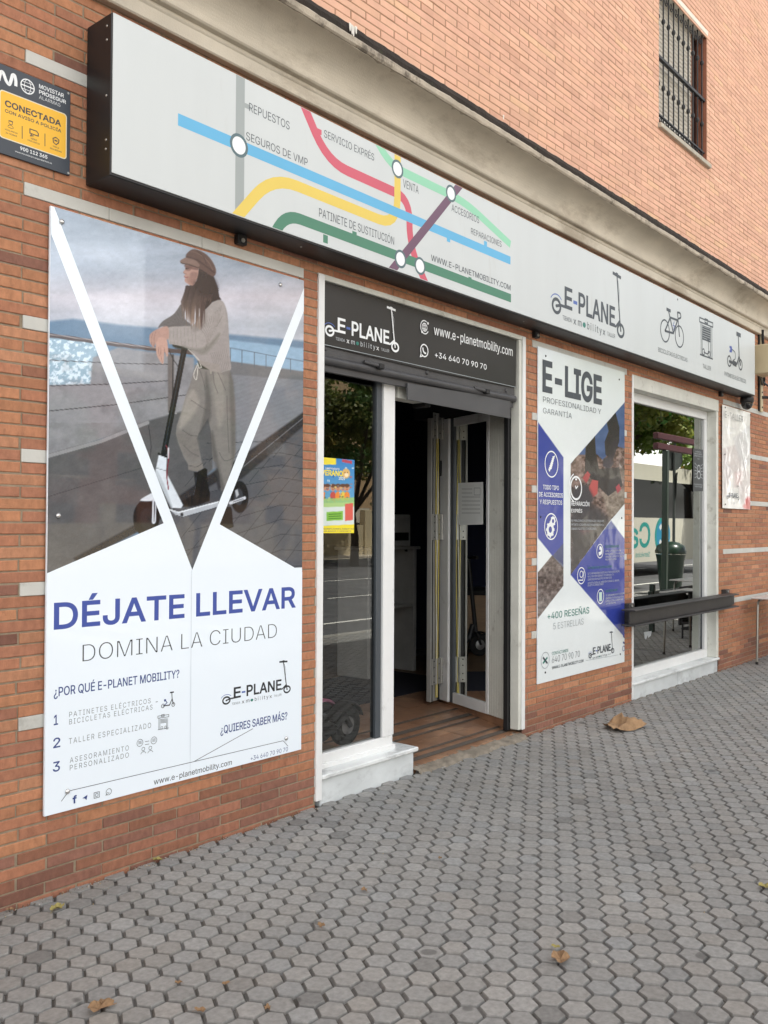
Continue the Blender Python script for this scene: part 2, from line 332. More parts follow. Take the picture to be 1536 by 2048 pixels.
# ------------------------------------------------------------------ painter: colours of a printed picture on a fine grid of vertices
def vnoise(x, y, sc, seed=0):
    r = np.random.default_rng(seed).random((64, 64)); x = x/sc; y = y/sc; xi = np.floor(x).astype(int); yi = np.floor(y).astype(int); fx = x-xi; fy = y-yi
    fx = fx*fx*(3-2*fx); fy = fy*fy*(3-2*fy); g = lambda a, b: r[a % 64, b % 64]
    return (g(xi, yi)*(1-fx)+g(xi+1, yi)*fx)*(1-fy)+(g(xi, yi+1)*(1-fx)+g(xi+1, yi+1)*fx)*fy
def fbm(x, y, sc, seed=0, o=4): return sum(vnoise(x, y, sc/2**i, seed+i)*.5**(i+1) for i in range(o))/(1-.5**o)
class Paint:
    def __init__(s, pl, u0, u1, v0, v1, step):
        nu, nv = max(2, int((u1-u0)/step[0])), max(2, int((v1-v0)/step[1])); uu, vv = np.meshgrid(np.linspace(u0, u1, nu), np.linspace(v0, v1, nv))
        s.nu, s.nv = nu, nv; s.pl = pl; s.u = uu.ravel(); s.v = vv.ravel()
        P = pl.o+np.outer(s.u, pl.u)+np.outer(s.v, pl.v); s.P0 = P; s.x, s.y = project(P); s.C = np.zeros((len(s.u), 3))
    def dist(s, pts, closed=True):
        p = np.array(pts, float); n = len(p); d = np.full(len(s.x), 1e9); ins = np.zeros(len(s.x), bool)
        bx = (s.x > p[:, 0].min()-12) & (s.x < p[:, 0].max()+12) & (s.y > p[:, 1].min()-12) & (s.y < p[:, 1].max()+12); X = s.x[bx]; Y = s.y[bx]; D = np.full(len(X), 1e9); I = np.zeros(len(X), bool)
        for i in range(n if closed else n-1):
            a, b = p[i], p[(i+1) % n]; ab = b-a; t = np.clip(((X-a[0])*ab[0]+(Y-a[1])*ab[1])/(ab @ ab+1e-9), 0, 1); D = np.minimum(D, np.hypot(X-a[0]-t*ab[0], Y-a[1]-t*ab[1]))
            if closed and a[1] != b[1]: I ^= ((a[1] > Y) != (b[1] > Y)) & (X < (b[0]-a[0])*(Y-a[1])/(b[1]-a[1])+a[0])
        d[bx] = D; ins[bx] = I; return d, ins
    def blend(s, a, col):
        c = col if isinstance(col, np.ndarray) and col.ndim == 2 else np.array(col, float)[None, :]
        s.C = s.C*(1-a[:, None])+c*a[:, None]
    def poly(s, pts, col, soft=1.0, a=1.0, curve=False):
        if curve: pts = spline(pts, True, 5)
        d, i = s.dist(pts); m = np.clip(np.where(i, .5+d/soft/2, .5-d/soft/2), 0, 1)*a; s.blend(m, col); return m
    def line(s, pts, w, col, a=1.0, soft=1.0, curve=False):
        if curve: pts = spline(pts, False, 5)
        d, _ = s.dist(pts, False); s.blend(np.clip(.5+(w/2-d)/soft, 0, 1)*a, col)
    def ell(s, cx, cy, rx, ry, col, soft=1.0, a=1.0):
        d = (np.hypot((s.x-cx)/rx, (s.y-cy)/ry)-1)*min(rx, ry); s.blend(np.clip(.5-d/soft/2, 0, 1)*a, col)
    def build(s, name, m, parent, off, clip=None, relief=None):
        P = s.P0+s.pl.n*off
        if relief is not None: P = P+np.outer(relief, s.pl.n)
        root = parent
        while root.parent is not None: root = root.parent
        P = P-np.array(root.location); nu, nv = s.nu, s.nv; i = np.arange(nu-1)[None, :]+np.arange(nv-1)[:, None]*nu; q = np.stack([i, i+1, i+1+nu, i+nu], -1).reshape(-1, 4)
        me = bpy.data.meshes.new(name); me.vertices.add(len(P)); me.vertices.foreach_set('co', P.ravel().astype(np.float32)); me.loops.add(q.size); me.loops.foreach_set('vertex_index', q.ravel().astype(np.int32))
        me.polygons.add(len(q)); me.polygons.foreach_set('loop_start', np.arange(0, q.size, 4, dtype=np.int32)); me.polygons.foreach_set('loop_total', np.full(len(q), 4, np.int32)); me.polygons.foreach_set('use_smooth', np.ones(len(q), bool))
        me.update(calc_edges=True); me.validate(); setcol(me, lin(np.clip(s.C, 0, 255))); me.materials.append(m); o = bpy.data.objects.new(name, me); COL.objects.link(o); o.parent = parent; return o
# ================================================================== THE SETTING: ground
X_END, X_BEG = 16.0, -5.0
def sheet(name, pts, z, m, kind='structure'):
    b = MB(); b.add([(x, y, z) for x, y in pts], [tuple(range(len(pts)))], m); return tag(b.build(name), kind=kind)
m_earth = mat('earth', (120, 112, 100), .95, var=.25, vs=.3)
sheet('ground', [(-900, -900), (900, -900), (900, 900), (-900, 900)], -.30, m_earth)
m_joint = mat('paver_joint', (84, 80, 74), .95, var=.3, vs=25, bump=.5, bs=300)
sheet('pavement_bed', [(-6, -5.0), (60, -5.0), (60, .6), (-6, .6)], -.0125, m_joint)
def hexpave(name, p, x0, x1, y0, y1, ox, oy):
    nx0 = int((x0-ox)/(p*math.sqrt(3)/2)); nx1 = int((x1-ox)/(p*math.sqrt(3)/2)); V = []; Fc = []; Cc = []; cnt = 0
    I, J = np.meshgrid(np.arange(nx0, nx1), np.arange(int((y0-oy)/p)-1, int((y1-oy)/p)+2), indexing='ij'); I = I.ravel(); J = J.ravel()
    cx = ox+I*p*math.sqrt(3)/2+.0*I; cy = oy+(J+.5*(I % 2))*p; k = (cy > y0) & (cy < y1-.012); cx, cy = cx[k], cy[k]; n = len(cx)
    ang = np.radians(np.arange(6)*60); Rv = p/math.sqrt(3)
    rings = ((.985, -.0125), (.905, -.0105), (.845, -.0012), (.832, 0.0)); pts = []
    jit = RNG.normal(0, .0009, (n, 2)); cx = cx+jit[:, 0]; cy = cy+jit[:, 1]; hz = RNG.normal(0, .0012, n)+.0035*(fbm(cx+40, cy+40, 1.7, 3)-.5); tx = RNG.normal(0, .014, n); ty = RNG.normal(0, .014, n)
    wear = RNG.uniform(0, 1, n)
    for r, z in rings:
        jr = RNG.normal(0, .007, (n, 6)) if r < .95 else 0
        dx = Rv*(r+jr)*np.cos(ang)[None]; dy = Rv*(r+jr)*np.sin(ang)[None]
        pts.append(np.stack([cx[:, None]+dx, cy[:, None]+dy, z+hz[:, None]+tx[:, None]*dx+ty[:, None]*dy], -1))
    V = np.stack(pts, 1).reshape(-1, 3); base = np.arange(n)*24; f = []
    for a in range(3):
        for i in range(6): f.append(np.stack([base+a*6+i, base+a*6+(i+1) % 6, base+(a+1)*6+(i+1) % 6, base+(a+1)*6+i], -1))
    quads = np.concatenate(f); hexes = base[:, None]+18+np.arange(6)[None]
    g = RNG.normal(1, .055, n)*(.9+.25*fbm(cx+9, cy+9, .9, 5)); warm = RNG.normal(.012, .012, n)+.04*(fbm(cx+70, cy+70, 2.0, 8)-.5); dk = RNG.random(n) < .02
    base_c = np.stack([.250*g*(1+warm), .249*g, .240*g*(1-warm)], -1); base_c[dk] *= .75
    rc = np.array([.60, .62, 1.0, 1.0]); C = (base_c[:, None, None, :]*rc[None, :, None, None]*np.ones((1, 1, 6, 1))).reshape(-1, 3)
    me = bpy.data.meshes.new(name); nf = len(quads)+len(hexes); me.vertices.add(len(V)); me.vertices.foreach_set('co', V.ravel().astype(np.float32)); li = np.concatenate([quads.ravel(), hexes.ravel()]).astype(np.int32)
    me.loops.add(len(li)); me.loops.foreach_set('vertex_index', li); me.polygons.add(nf); ls = np.concatenate([np.arange(len(quads))*4, len(quads)*4+np.arange(n)*6]).astype(np.int32)
    me.polygons.foreach_set('loop_start', ls); me.polygons.foreach_set('loop_total', np.concatenate([np.full(len(quads), 4), np.full(n, 6)]).astype(np.int32)); me.polygons.foreach_set('use_smooth', np.zeros(nf, bool)); me.update(calc_edges=True); setcol(me, C)
    me.materials.append(mat('concrete_paver', (0, 0, 0), .82, attr='Col', var=.16, vs=45, bump=.45, bs=420, dirt=((58, 55, 52), 2.1, .66, .5), spec=.35)); o = bpy.data.objects.new(name, me); COL.objects.link(o); return tag(o, kind='structure')
PIT = .1002
_m = mat('concrete_paver', (0, 0, 0), .82, attr='Col', var=.18, vs=45, bump=.5, bs=420, dirt=((58, 55, 52), 2.1, .66, .5), spec=.35)
def gum_spots(m, scale, size, col, amt):
    """small trodden spots with a shape of their own"""
    t = m.node_tree; b = next(n for n in t.nodes if n.type == 'BSDF_PRINCIPLED'); l = b.inputs['Base Color'].links[0]; src = l.from_socket; g = next(n for n in t.nodes if n.type == 'TEX_COORD')
    v = t.nodes.new('ShaderNodeTexVoronoi'); v.inputs['Scale'].default_value = scale; v.inputs['Randomness'].default_value = 1; n = t.nodes.new('ShaderNodeTexNoise'); n.inputs['Scale'].default_value = 9; a = t.nodes.new('ShaderNodeVectorMath'); a.operation = 'MULTIPLY_ADD'; a.inputs[1].default_value = (.05, .05, .05)
    r_ = t.nodes.new('ShaderNodeMapRange'); r_.inputs[1].default_value = size; r_.inputs[2].default_value = size*1.35; r_.inputs[3].default_value = amt; r_.inputs[4].default_value = 0; x = t.nodes.new('ShaderNodeMix'); x.data_type = 'RGBA'; x.inputs[7].default_value = (*lin(col), 1)
    K = t.links.new; K(g.outputs['Object'], n.inputs['Vector']); K(n.outputs['Color'], a.inputs[0]); K(g.outputs['Object'], a.inputs[2]); K(a.outputs[0], v.inputs['Vector']); K(v.outputs['Distance'], r_.inputs[0]); K(r_.outputs[0], x.inputs[0]); K(src, x.inputs[6]); K(x.outputs[2], b.inputs['Base Color'])
gum_spots(_m, 2.6, .055, (62, 60, 58), .55); gum_spots(_m, 3.7, .035, (176, 172, 164), .35)
hexpave('pavement', PIT, -1.2, 19.5, -4.95, .012, .98*1.57, -3.53+1.892*1.57)
m_kerb = mat('kerb_stone', (150, 148, 142), .85, var=.15, vs=4, bump=.4, bs=120)
b = MB(); b.box((-60, -5.16, -.2), (120, -5.0, 0.0), m_kerb, .012); tag(b.build('kerb'), kind='structure')
sheet('pavement_far', [(19.5, -5.0), (120, -5.0), (120, 6), (19.5, 6)], -.008, mat('concrete_paver_far', (118, 117, 114), .85, var=.2, vs=6))
m_asph = mat('asphalt', (88, 88, 90), .9, var=.22, vs=1.2, bump=.6, bs=150, dirt=((60, 60, 62), .35, .55, .6))
sheet('road', [(-120, -24), (220, -24), (220, -5.16), (-120, -5.16)], -.12, m_asph)
m_line = mat('road_paint', (225, 224, 218), .7, var=.15, vs=8)
b = MB()
for y in (-6.9, -15.0): b.add([(-120, y-.07, -.115), (220, y-.07, -.115), (220, y+.07, -.115), (-120, y+.07, -.115)], [(0, 1, 2, 3)], m_line)
for i in range(-8, 40): b.add([(i*5, -10.6, -.115), (i*5+2.4, -10.6, -.115), (i*5+2.4, -10.48, -.115), (i*5, -10.48, -.115)], [(0, 1, 2, 3)], m_line)
for i in range(3): b.add([(7+i*1.1, -14.6, -.115), (7.5+i*1.1, -14.6, -.115), (7.5+i*1.1, -7.4, -.115), (7+i*1.1, -7.4, -.115)], [(0, 1, 2, 3)], m_line)
tag(b.build('road_markings'), kind='structure')
b = MB(); b.box((-120, -24.15, -.2), (220, -24, .02), m_kerb); tag(b.build('kerb'), kind='structure')
sheet('pavement_opposite', [(-120, -70), (220, -70), (220, -24.15), (-120, -24.15)], .012, mat('opposite_paving', (190, 178, 158), .9, var=.15, vs=2))

# ================================================================== THE BUILDING
BLD = thing('brick_building', 'orange brick building with a grey moulded cornice above the scooter shop front', 'building', (6, 0, 0))
CRS, BL = .0503, .267
HOLES = [(3.605, 5.80, -1, 2.975), (7.67, 9.85, -1, 2.952)]
BANDS = [(1.865, 3.49, n) for n in range(-0, 6)]+[(5.925, 7.56, n) for n in range(0, 5)]+[(9.99, 13.3, n) for n in range(0, 5)]
def bandz(n): return (.745+.5535*n-.0275, .745+.5535*n+.0275)
def bricks(name, x0, x1, z0, z1, yface, holes, bandlist, colfn, m, mm, seed, rec=.0045, jz=.0075, parent=BLD):
    r = np.random.default_rng(seed); quads = []; kmin = int(math.floor((z0-.745)/CRS)); rows = []
    k = kmin
    while True:
        zc = .745+k*CRS
        if zc > z1+CRS: break
        lo, hi = zc-CRS/2+jz/2, zc+CRS/2-jz/2
        if hi > z0+.012 and lo < z1-.008: rows.append((k, max(lo, z0), min(hi, z1)))
        k += 1
    bx = []
    for k, lo, hi in rows:
        cut = [(h[0], h[1]) for h in holes if h[2] < (lo+hi)/2 < h[3]]
        if k % 11 == 0: cut += [(a, b_) for a, b_, n in bandlist if n == k//11]
        off = 1.996+BL*.5*(k % 2)+r.normal(0, .004); i0 = int((x0-off)/BL)-1; i1 = int((x1-off)/BL)+2
        segs = [(x0, x1)]
        for a, b_ in sorted(cut): segs = [t for s_ in segs for t in ((s_[0], min(s_[1], a-.0015)), (max(s_[0], b_+.0015), s_[1])) if t[1]-t[0] > .01]
        for i in range(i0, i1):
            a, e = off+i*BL+.004+r.normal(0, .0015), off+(i+1)*BL-.004+r.normal(0, .0015)
            for s0, s1 in segs:
                p, q = max(a, s0), min(e, s1)
                if q-p > .012: bx.append((p, q, lo+r.normal(0, .0007), hi+r.normal(0, .0007)))
    bx = np.array(bx); n = len(bx); k_ = rec/.0045; yo = yface+np.clip(r.normal(0, .0009, n), -.0016, .0016)*k_; tl = np.clip(r.normal(0, .0006, (n, 2)), -.001, .001)*k_; c = .0028
    def ringv(ins, dy, amt):
        xa, xb, za, zb = bx[:, 0]+ins, bx[:, 1]-ins, bx[:, 2]+ins, bx[:, 3]-ins
        y = lambda sx, sz: yo+dy+(tl[:, 0]*sx+tl[:, 1]*sz)*amt
        return np.stack([np.stack([xa, y(-1, -1), za], -1), np.stack([xb, y(1, -1), za], -1), np.stack([xb, y(1, 1), zb], -1), np.stack([xa, y(-1, 1), zb], -1)], 1)
    V = np.concatenate([ringv(0, .012, 0), ringv(0, .0022, 1), ringv(c, 0, 1)], 1).reshape(-1, 3); bs = np.arange(n)*12; f = []
    for a in (0, 1):
        for i in range(4): f.append(np.stack([bs+a*4+i, bs+a*4+(i+1) % 4, bs+(a+1)*4+(i+1) % 4, bs+(a+1)*4+i], -1))
    f.append(np.stack([bs+8, bs+9, bs+10, bs+11], -1)); q = np.concatenate(f)
    cc = colfn((bx[:, 0]+bx[:, 1])/2, (bx[:, 2]+bx[:, 3])/2, n, r); C = np.repeat(cc[:, None, :], 12, 1).reshape(-1, 3)
    # mortar sheet behind, split round the openings
    xs = sorted({x0, x1, *[t for h in holes for t in h[:2] if x0 < t < x1]}); zs = sorted({z0, z1, *[t for h in holes for t in h[2:] if z0 < t < z1]}); mv = []; mq = []
    for i in range(len(xs)-1):
        for j in range(len(zs)-1):
            ux, uz = (xs[i]+xs[i+1])/2, (zs[j]+zs[j+1])/2
            if any(h[0] < ux < h[1] and h[2] < uz < h[3] for h in holes): continue
            t = len(V)+len(mv); mv += [(xs[i], yface+rec, zs[j]), (xs[i+1], yface+rec, zs[j]), (xs[i+1], yface+rec, zs[j+1]), (xs[i], yface+rec, zs[j+1])]; mq.append((t, t+1, t+2, t+3))
    V = np.concatenate([V, np.array(mv)])-np.array(parent.location); q = np.concatenate([q, np.array(mq)]); me = bpy.data.meshes.new(name)
    me.vertices.add(len(V)); me.vertices.foreach_set('co', V.ravel().astype(np.float32)); me.loops.add(q.size); me.loops.foreach_set('vertex_index', q.ravel().astype(np.int32)); me.polygons.add(len(q))
    me.polygons.foreach_set('loop_start', np.arange(0, q.size, 4, dtype=np.int32)); me.polygons.foreach_set('loop_total', np.full(len(q), 4, np.int32)); me.materials.append(m); me.materials.append(mm)
    me.polygons.foreach_set('material_index', np.concatenate([np.zeros(len(q)-len(mq)), np.ones(len(mq))]).astype(np.int32)); me.polygons.foreach_set('use_smooth', np.zeros(len(q), bool)); me.update(calc_edges=True); setcol(me, np.concatenate([C, np.ones((len(mv), 3))]))
    o = bpy.data.objects.new(name, me); COL.objects.link(o); o.parent = parent; return o
def col_low(x, z, n, r):
    pal = lin([(172, 120, 90), (166, 114, 88), (176, 124, 92), (162, 112, 88), (178, 128, 98)]); c = pal[r.integers(0, len(pal), n)]*(1+r.normal(0, .06, (n, 1)))
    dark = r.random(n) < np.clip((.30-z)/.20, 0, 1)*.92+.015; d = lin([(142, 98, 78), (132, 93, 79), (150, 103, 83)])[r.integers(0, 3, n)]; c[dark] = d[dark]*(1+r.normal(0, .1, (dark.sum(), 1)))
    return c
def col_up(x, z, n, r):
    pal = lin([(207, 165, 142), (209, 167, 142), (205, 163, 141), (210, 169, 145), (207, 164, 142)]); c = 1.13*pal[r.integers(0, len(pal), n)]*(1+r.normal(0, .035, (n, 1)))
    y = r.random(n) < .05; c[y] = 1.13*lin((210, 172, 142)); d = r.random(n) < .03; c[d] = 1.13*lin((196, 154, 132)); return c
m_brick = mat('brick', (0, 0, 0), .78, attr='Col', var=.20, vs=22, bump=.6, bs=230, dirt=((122, 82, 64), 9, .58, .55), spec=.3, stretch=(1.6, 1, .9))
m_brick2 = mat('brick_upper', (0, 0, 0), .85, attr='Col', var=.08, vs=7, bump=.3, bs=200, dirt=((150, 112, 92), 1.6, .60, .35), spec=.25)
m_mort = mat('mortar', (146, 132, 112), .95, var=.18, vs=30, bump=.8, bs=260)
m_mort2 = mat('mortar_upper', (156, 121, 97), .95, var=.15, vs=30, bump=.5, bs=260)
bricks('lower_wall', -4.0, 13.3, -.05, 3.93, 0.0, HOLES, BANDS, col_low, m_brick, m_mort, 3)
WX0, WX1, WZ0, WZ1 = 8.27, 9.52, 5.452, 6.83
bricks('upper_wall', 1.0, 15.0, 4.15, 9.6, 0.0, [(WX0, WX1, WZ0, WZ1)], [], col_up, m_brick2, m_mort2, 4, rec=.0035, jz=.0055)
# the solid body of the block behind its brick skin, with the shop room left open inside
m_body = mat('masonry_core', (120, 100, 88), .95); b = MB()
b.box((-4, .45, 3.35), (15, 9, 10.2), m_body); b.box((-4, .02, -.3), (3.3, 9, 3.35), m_body); b.box((10.3, .02, -.3), (15, 9, 3.35), m_body)
b.box((3.3, 6.0, -.3), (10.3, 9, 3.35), m_body); b.box((-4, .012, 3.20), (13.3, .45, 4.2), m_body); b.box((-4, .012, 9.6), (15, .45, 10.2), m_body)
for x0, x1 in ((-4, WX0-.02), (WX1+.02, 15)): b.box((x0, .012, 4.2), (x1, .45, 9.6), m_body)
b.box((WX0-.02, .012, 4.2), (WX1+.02, .45, WZ0-.02), m_body); b.box((WX0-.02, .012, WZ1+.02), (WX1+.02, .45, 9.6), m_body)
b.build('masonry_core', BLD)
# marble bands let into the brick
m_marb = mat('marble', (190, 190, 184), .5, var=.1, vs=3, dirt=((150, 148, 142), 5, .56, .6), bump=.15, bs=90)
for x0, x1, n in BANDS:
    z0, z1 = bandz(n); b = MB(); x = x0; k = 0
    while x < x1-.01:
        e = min(x+(.40, .52, .61)[k % 3], x1); e = x1 if x1-e < .12 else e; b.box((x+.001, -.0025-random.uniform(0, .0015), z0), (e-.001, .02, z1), m_marb, .002); x = e; k += 1
    b.build('marble_band', BLD)
# cornice: fascia, groove, small lip, cove, upper lip, mould-stained top edge
m_stone = mat('cornice_concrete', (202, 194, 178), .85, var=.14, vs=3, bump=.5, bs=160, dirt=((128, 112, 92), 1.6, .53, .5), stretch=(.6, 1, 1.4))
m_lip = mat('cornice_lip', (176, 166, 150), .9, var=.2, vs=8, bump=.9, bs=90, dirt=((70, 62, 54), 5, .52, .8))
m_mould = mat('black_mould', (44, 37, 32), .95, var=.35, vs=6, bump=.8, bs=60, dirt=((74, 78, 58), 9, .60, .6))
b = MB()
cove = [(-.085-.175*(1-math.cos(math.radians(t)))*1.0, 4.012+.165*math.sin(math.radians(t))) for t in range(0, 91, 6)]
prof = [(.02, 3.893), (-.035, 3.893), (-.042, 3.900), (-.042, 3.962), (-.047, 3.968), (-.050, 3.974), (-.050, 3.986), (-.075, 3.992), (-.083, 4.0), (-.085, 4.012)]+cove[1:]+[(-.262, 4.183), (.02, 4.183)]
b.prism(prof, -4.0, 15.0, m_stone); b.build('cornice', BLD)
def rough_strip(name, m, prof, amp, seed, step=.03):
    """a moulded strip along the facade whose arris is chipped and uneven"""
    b = MB(); n = int(19/step); r = np.random.default_rng(seed); k = len(prof); X = np.linspace(-4, 15, n); J = np.stack([(fbm(X*10+i*7, X*0+i, 1.3, seed+i, 3)-.5)*2*amp+(fbm(X*60+i*3, X*0+i, 1.3, seed+9+i, 2)-.5)*amp for i in range(2*k)], 0)
    vs = [(X[i], prof[a][0]+(J[a, i] if prof[a][0] < 0 else 0), prof[a][1]+(J[k+a, i] if prof[a][0] < 0 else 0)) for i in range(n) for a in range(k)]
    b.add(vs, [(i*k+a, i*k+a+1, (i+1)*k+a+1, (i+1)*k+a) for i in range(n-1) for a in range(k-1)], m); return b.build(name, BLD)
rough_strip('cornice_lip', m_lip, [(.02, 4.178), (-.270, 4.178), (-.279, 4.188), (-.280, 4.214), (-.268, 4.228), (.02, 4.236)], .0045, 21)
rough_strip('mould_edge', m_mould, [(.02, 4.222), (-.258, 4.222), (-.262, 4.262), (-.25, 4.296), (-.235, 4.306), (.02, 4.32)], .0045, 31)
m_drop = mat('bird_droppings', (225, 222, 214), .9, var=.1)
dpl = wall(.268)
for px, py, l in ((699, 53, 9), (703, 57, 12), (706, 60, 14), (711, 60, 8), (1006, 236, 4)):
    b = MB(); c = dpl.uv(px, py); b.uvpoly(dpl, [(c[0]-.008, c[1]+.02), (c[0]+.010, c[1]+.02), (c[0]+.006, c[1]-.002*l), (c[0], c[1]-.0032*l), (c[0]-.005, c[1]-.0016*l)], m_drop, .004); b.build('bird_dropping', BLD)

# barred window of the first floor
win = bpy.data.objects.new('barred_window', None); COL.objects.link(win); win.parent = BLD
m_iron = mat('black_iron', (30, 31, 34), .55, var=.15, bump=.2, bs=80); m_shut = mat('roller_blind_grey', (196, 191, 180), .7, var=.06)
b = MB(); b.box((WX0-.03, -.035, WZ0-.045), (WX1+.04, .12, WZ0), mat('window_sill_stone', (176, 170, 156), .8, var=.15, vs=6, bump=.3, bs=80, dirt=((120, 112, 100), 6, .55, .6)), .004); b.build('sill', win)
b = MB(); m_rev = mat('window_reveal', (150, 96, 74), .9, var=.15)
b.box((WX1, .008, WZ0), (WX1+.02, .3, WZ1+.03), m_rev); b.build('reveal', win); b = MB(); b.box((WX0-.02, .008, WZ0), (WX0, .3, WZ1+.03), m_rev); b.build('reveal', win)
b = MB(); b.box((WX0-.02, -.006, WZ1), (WX1+.02, .3, WZ1+.055), mat('white_lintel', (222, 218, 206), .7, var=.05), .004); b.build('lintel', win)
b = MB(); z = WZ0+.16
b.box((WX0, .10, WZ0+.16), (WX0+1.06, .115, WZ0+.2), mat('white_blind_rail', (225, 225, 220), .6), .004)
while z < WZ1: b.prism([(.115, z), (.103, z+.008), (.100, z+.022), (.103, z+.036), (.115, z+.042)], WX0, WX0+1.06, m_shut); z += .043
b.build('shutter', win)
b = MB(); m_alu = mat('brown_aluminium', (118, 82, 62), .5); m_dk = mat('dark_pane', (20, 22, 26), .15, spec=.6)
b.box((WX0+1.06, .11, WZ0), (WX0+1.12, .17, WZ1), m_alu, .004); b.box((WX0+1.12, .2, WZ0), (WX1, .21, WZ1), m_dk); b.box((WX1-.10, .12, WZ0), (WX1-.0, .2, WZ1), m_dk); b.box((WX0, .22, WZ0), (WX0+1.06, .23, WZ0+.17), m_dk); b.build('window_frame', win)
b = MB(); nb = 10; yb = .035
for i in range(nb):
    x = WX0+.055+(WX1-WX0-.11)*i/(nb-1); b.tube([(x, yb, WZ0), (x, yb, WZ1)], .008, m_iron, 8)
    for zz in (WZ0+.42, WZ1-.30): b.lathe([(.008, -.03), (.017, -.015), (.02, 0), (.017, .015), (.008, .03)], (x, yb, zz), m_iron, 10)
    if i < nb-1:
        xm = x+(WX1-WX0-.11)/(nb-1)/2
        for zz, sg in ((WZ0+.06, 1), (WZ1-.07, -1)):
            b.tube([(xm+.035*math.cos(t)*(1-t/12), yb, zz+sg*.05*math.sin(t)*(1-t/12)) for t in np.linspace(0, 7.5, 16)], .0045, m_iron, 6)
b.box((WX0, yb-.018, (WZ0+WZ1)/2-.02), (WX1, yb+.018, (WZ0+WZ1)/2+.012), m_iron, .003); b.box((WX0, yb-.01, WZ0+.115), (WX1, yb+.01, WZ0+.13), m_iron); b.box((WX0, yb-.012, WZ0+.004), (WX1, yb+.012, WZ0+.018), m_iron); b.build('grille', win)
# ================================================================== SHOP FRONT (parts of the building)
def part(name): o = bpy.data.objects.new(name, None); COL.objects.link(o); o.parent = BLD; return o
m_white = mat('white_aluminium', (226, 228, 228), .38, var=.06, vs=3, dirt=((166, 164, 158), 5, .60, .45))
m_wgrey = mat('painted_reveal', (210, 211, 203), .6, var=.1, vs=4, bump=.25, bs=60, dirt=((136, 130, 118), 6, .57, .6))
m_dgrey = mat('dark_grey_gasket', (70, 76, 82), .45, var=.06); m_blk = mat('black_rubber', (22, 22, 24), .6)
m_sill = mat('sill_marble', (226, 230, 230), .28, var=.16, vs=2.2, dirt=((140, 144, 146), 3.2, .54, .7), spec=.5, stretch=(1, 1.5, 2.5))
m_sillf = mat('sill_marble_front', (206, 212, 214), .45, var=.18, vs=2.0, dirt=((150, 154, 156), 3.0, .52, .45), stretch=(1, 1, 1.6))
g_left = glass_mat('clear_glass', .85, 1.5, 2.6); g_right = glass_mat('tinted_glass', .62, 1.55, 2.7, wave=.0004)
# --- left display window
dw = part('display_window')
b = MB(); b.box((3.655, .012, -.02), (4.505, .13, .138), m_sillf, .004); b.build('marble_plinth', dw)
b = MB(); b.box((3.648, -.012, .1385), (4.528, .26, .166), m_sill, .006); b.build('marble_sill', dw)
b = MB()
b.box((3.60, -.012, .03), (3.648, .02, 2.985), m_white, .003)                      # pale corner strip
b.box((3.648, .09, .167), (4.39, .15, .250), m_white, .004); b.box((3.648, .075, .166), (4.40, .092, .195), m_white, .003)
b.box((4.285, .085, .2515), (4.395, .165, 2.55), m_white, .004); b.box((4.235, .10, .2515), (4.283, .150, 2.55), m_dgrey, .003)
b.box((3.66, .10, 2.47), (4.232, .15, 2.56), m_dgrey, .003); b.box((3.648, .10, .2515), (3.668, .15, 2.55), m_dgrey, .003)
b.build('frame', dw)
b = MB(); b.add([(3.66, .12, .25), (4.24, .12, .25), (4.24, .12, 2.47), (3.66, .12, 2.47)], [(0, 1, 2, 3)], g_left); b.build('pane', dw)
# --- roof of the doorway, lintel strip and reveals
b = MB(); b.box((3.60, -.004, 2.958), (5.81, .05, 2.99), m_wgrey, .003); b.box((3.65, .05, 2.62), (5.76, .45, 3.0), m_blk); b.build('door_lintel', BLD)
b = MB(); b.box((5.742, .0, .06), (5.80, .075, 2.957), m_wgrey, .004); b.box((5.772, -.014, .06), (5.812, -.0005, 2.985), m_white, .003); b.build('door_jamb', BLD)
b = MB(); b.box((5.715, .078, .05), (5.76, .118, 2.62), m_blk, .003); b.build('shutter_guide', BLD)
# --- roller shutter, rolled up
rs = part('roller_shutter'); m_sh = mat('shutter_steel', (66, 66, 68), .5, var=.18, vs=5, bump=.2, bs=60, dirt=((40, 40, 42), 6, .6, .5))
b = MB(); b.prism([(.036, 2.515), (.024, 2.53), (.024, 2.61), (.036, 2.622), (.06, 2.622), (.06, 2.515)], 3.655, 5.712, m_sh); b.build('shutter_curtain', rs)
b = MB(); b.tube([(3.655, .028, 2.512), (5.71, .028, 2.512)], .026, m_sh, 14); b.box((3.655, .034, 2.45), (5.71, .06, 2.50), m_sh); b.build('bottom_bar', rs)
for px, py in ((752, 733), (965, 783)):
    w_ = wall(-.02).uv(px, py); b = MB(); b.tube([(w_[0]-.12, .012, w_[1]+.01), (w_[0]-.02, -.012, w_[1]), (w_[0]+.02, -.014, w_[1]-.005)], .011, m_sh, 8); b.box((w_[0]-.02, -.03, w_[1]-.02), (w_[0]+.025, .005, w_[1]+.012), m_blk, .004); b.build('handle', rs)
for px, py in ((649, 697), (853, 745), (1011, 781)):
    b = MB(); c = wall(-.026).uv(px, py); b.lathe([(.016, 0), (.016, .006), (.008, .011)], (c[0], .026, c[1]), m_sh, 10, (0, -1, 0)); b.build('bolt_head', rs)
b = MB(); cpl = wall(-.018); q = [cpl.uv(*p) for p in ((815, 766), (1021, 800), (1021, 837), (816, 799))]
b.add([cpl.P(p) for p in q]+[cpl.P(p, -.012) for p in q], [(3, 2, 1, 0)[::-1], (4, 5, 6, 7)[::-1], (0, 1, 5, 4), (1, 2, 6, 5), (2, 3, 7, 6), (3, 0, 4, 7)], mat('cover_plate_steel', (72, 73, 76), .45, var=.12, vs=4)); b.build('cover_plate', rs)
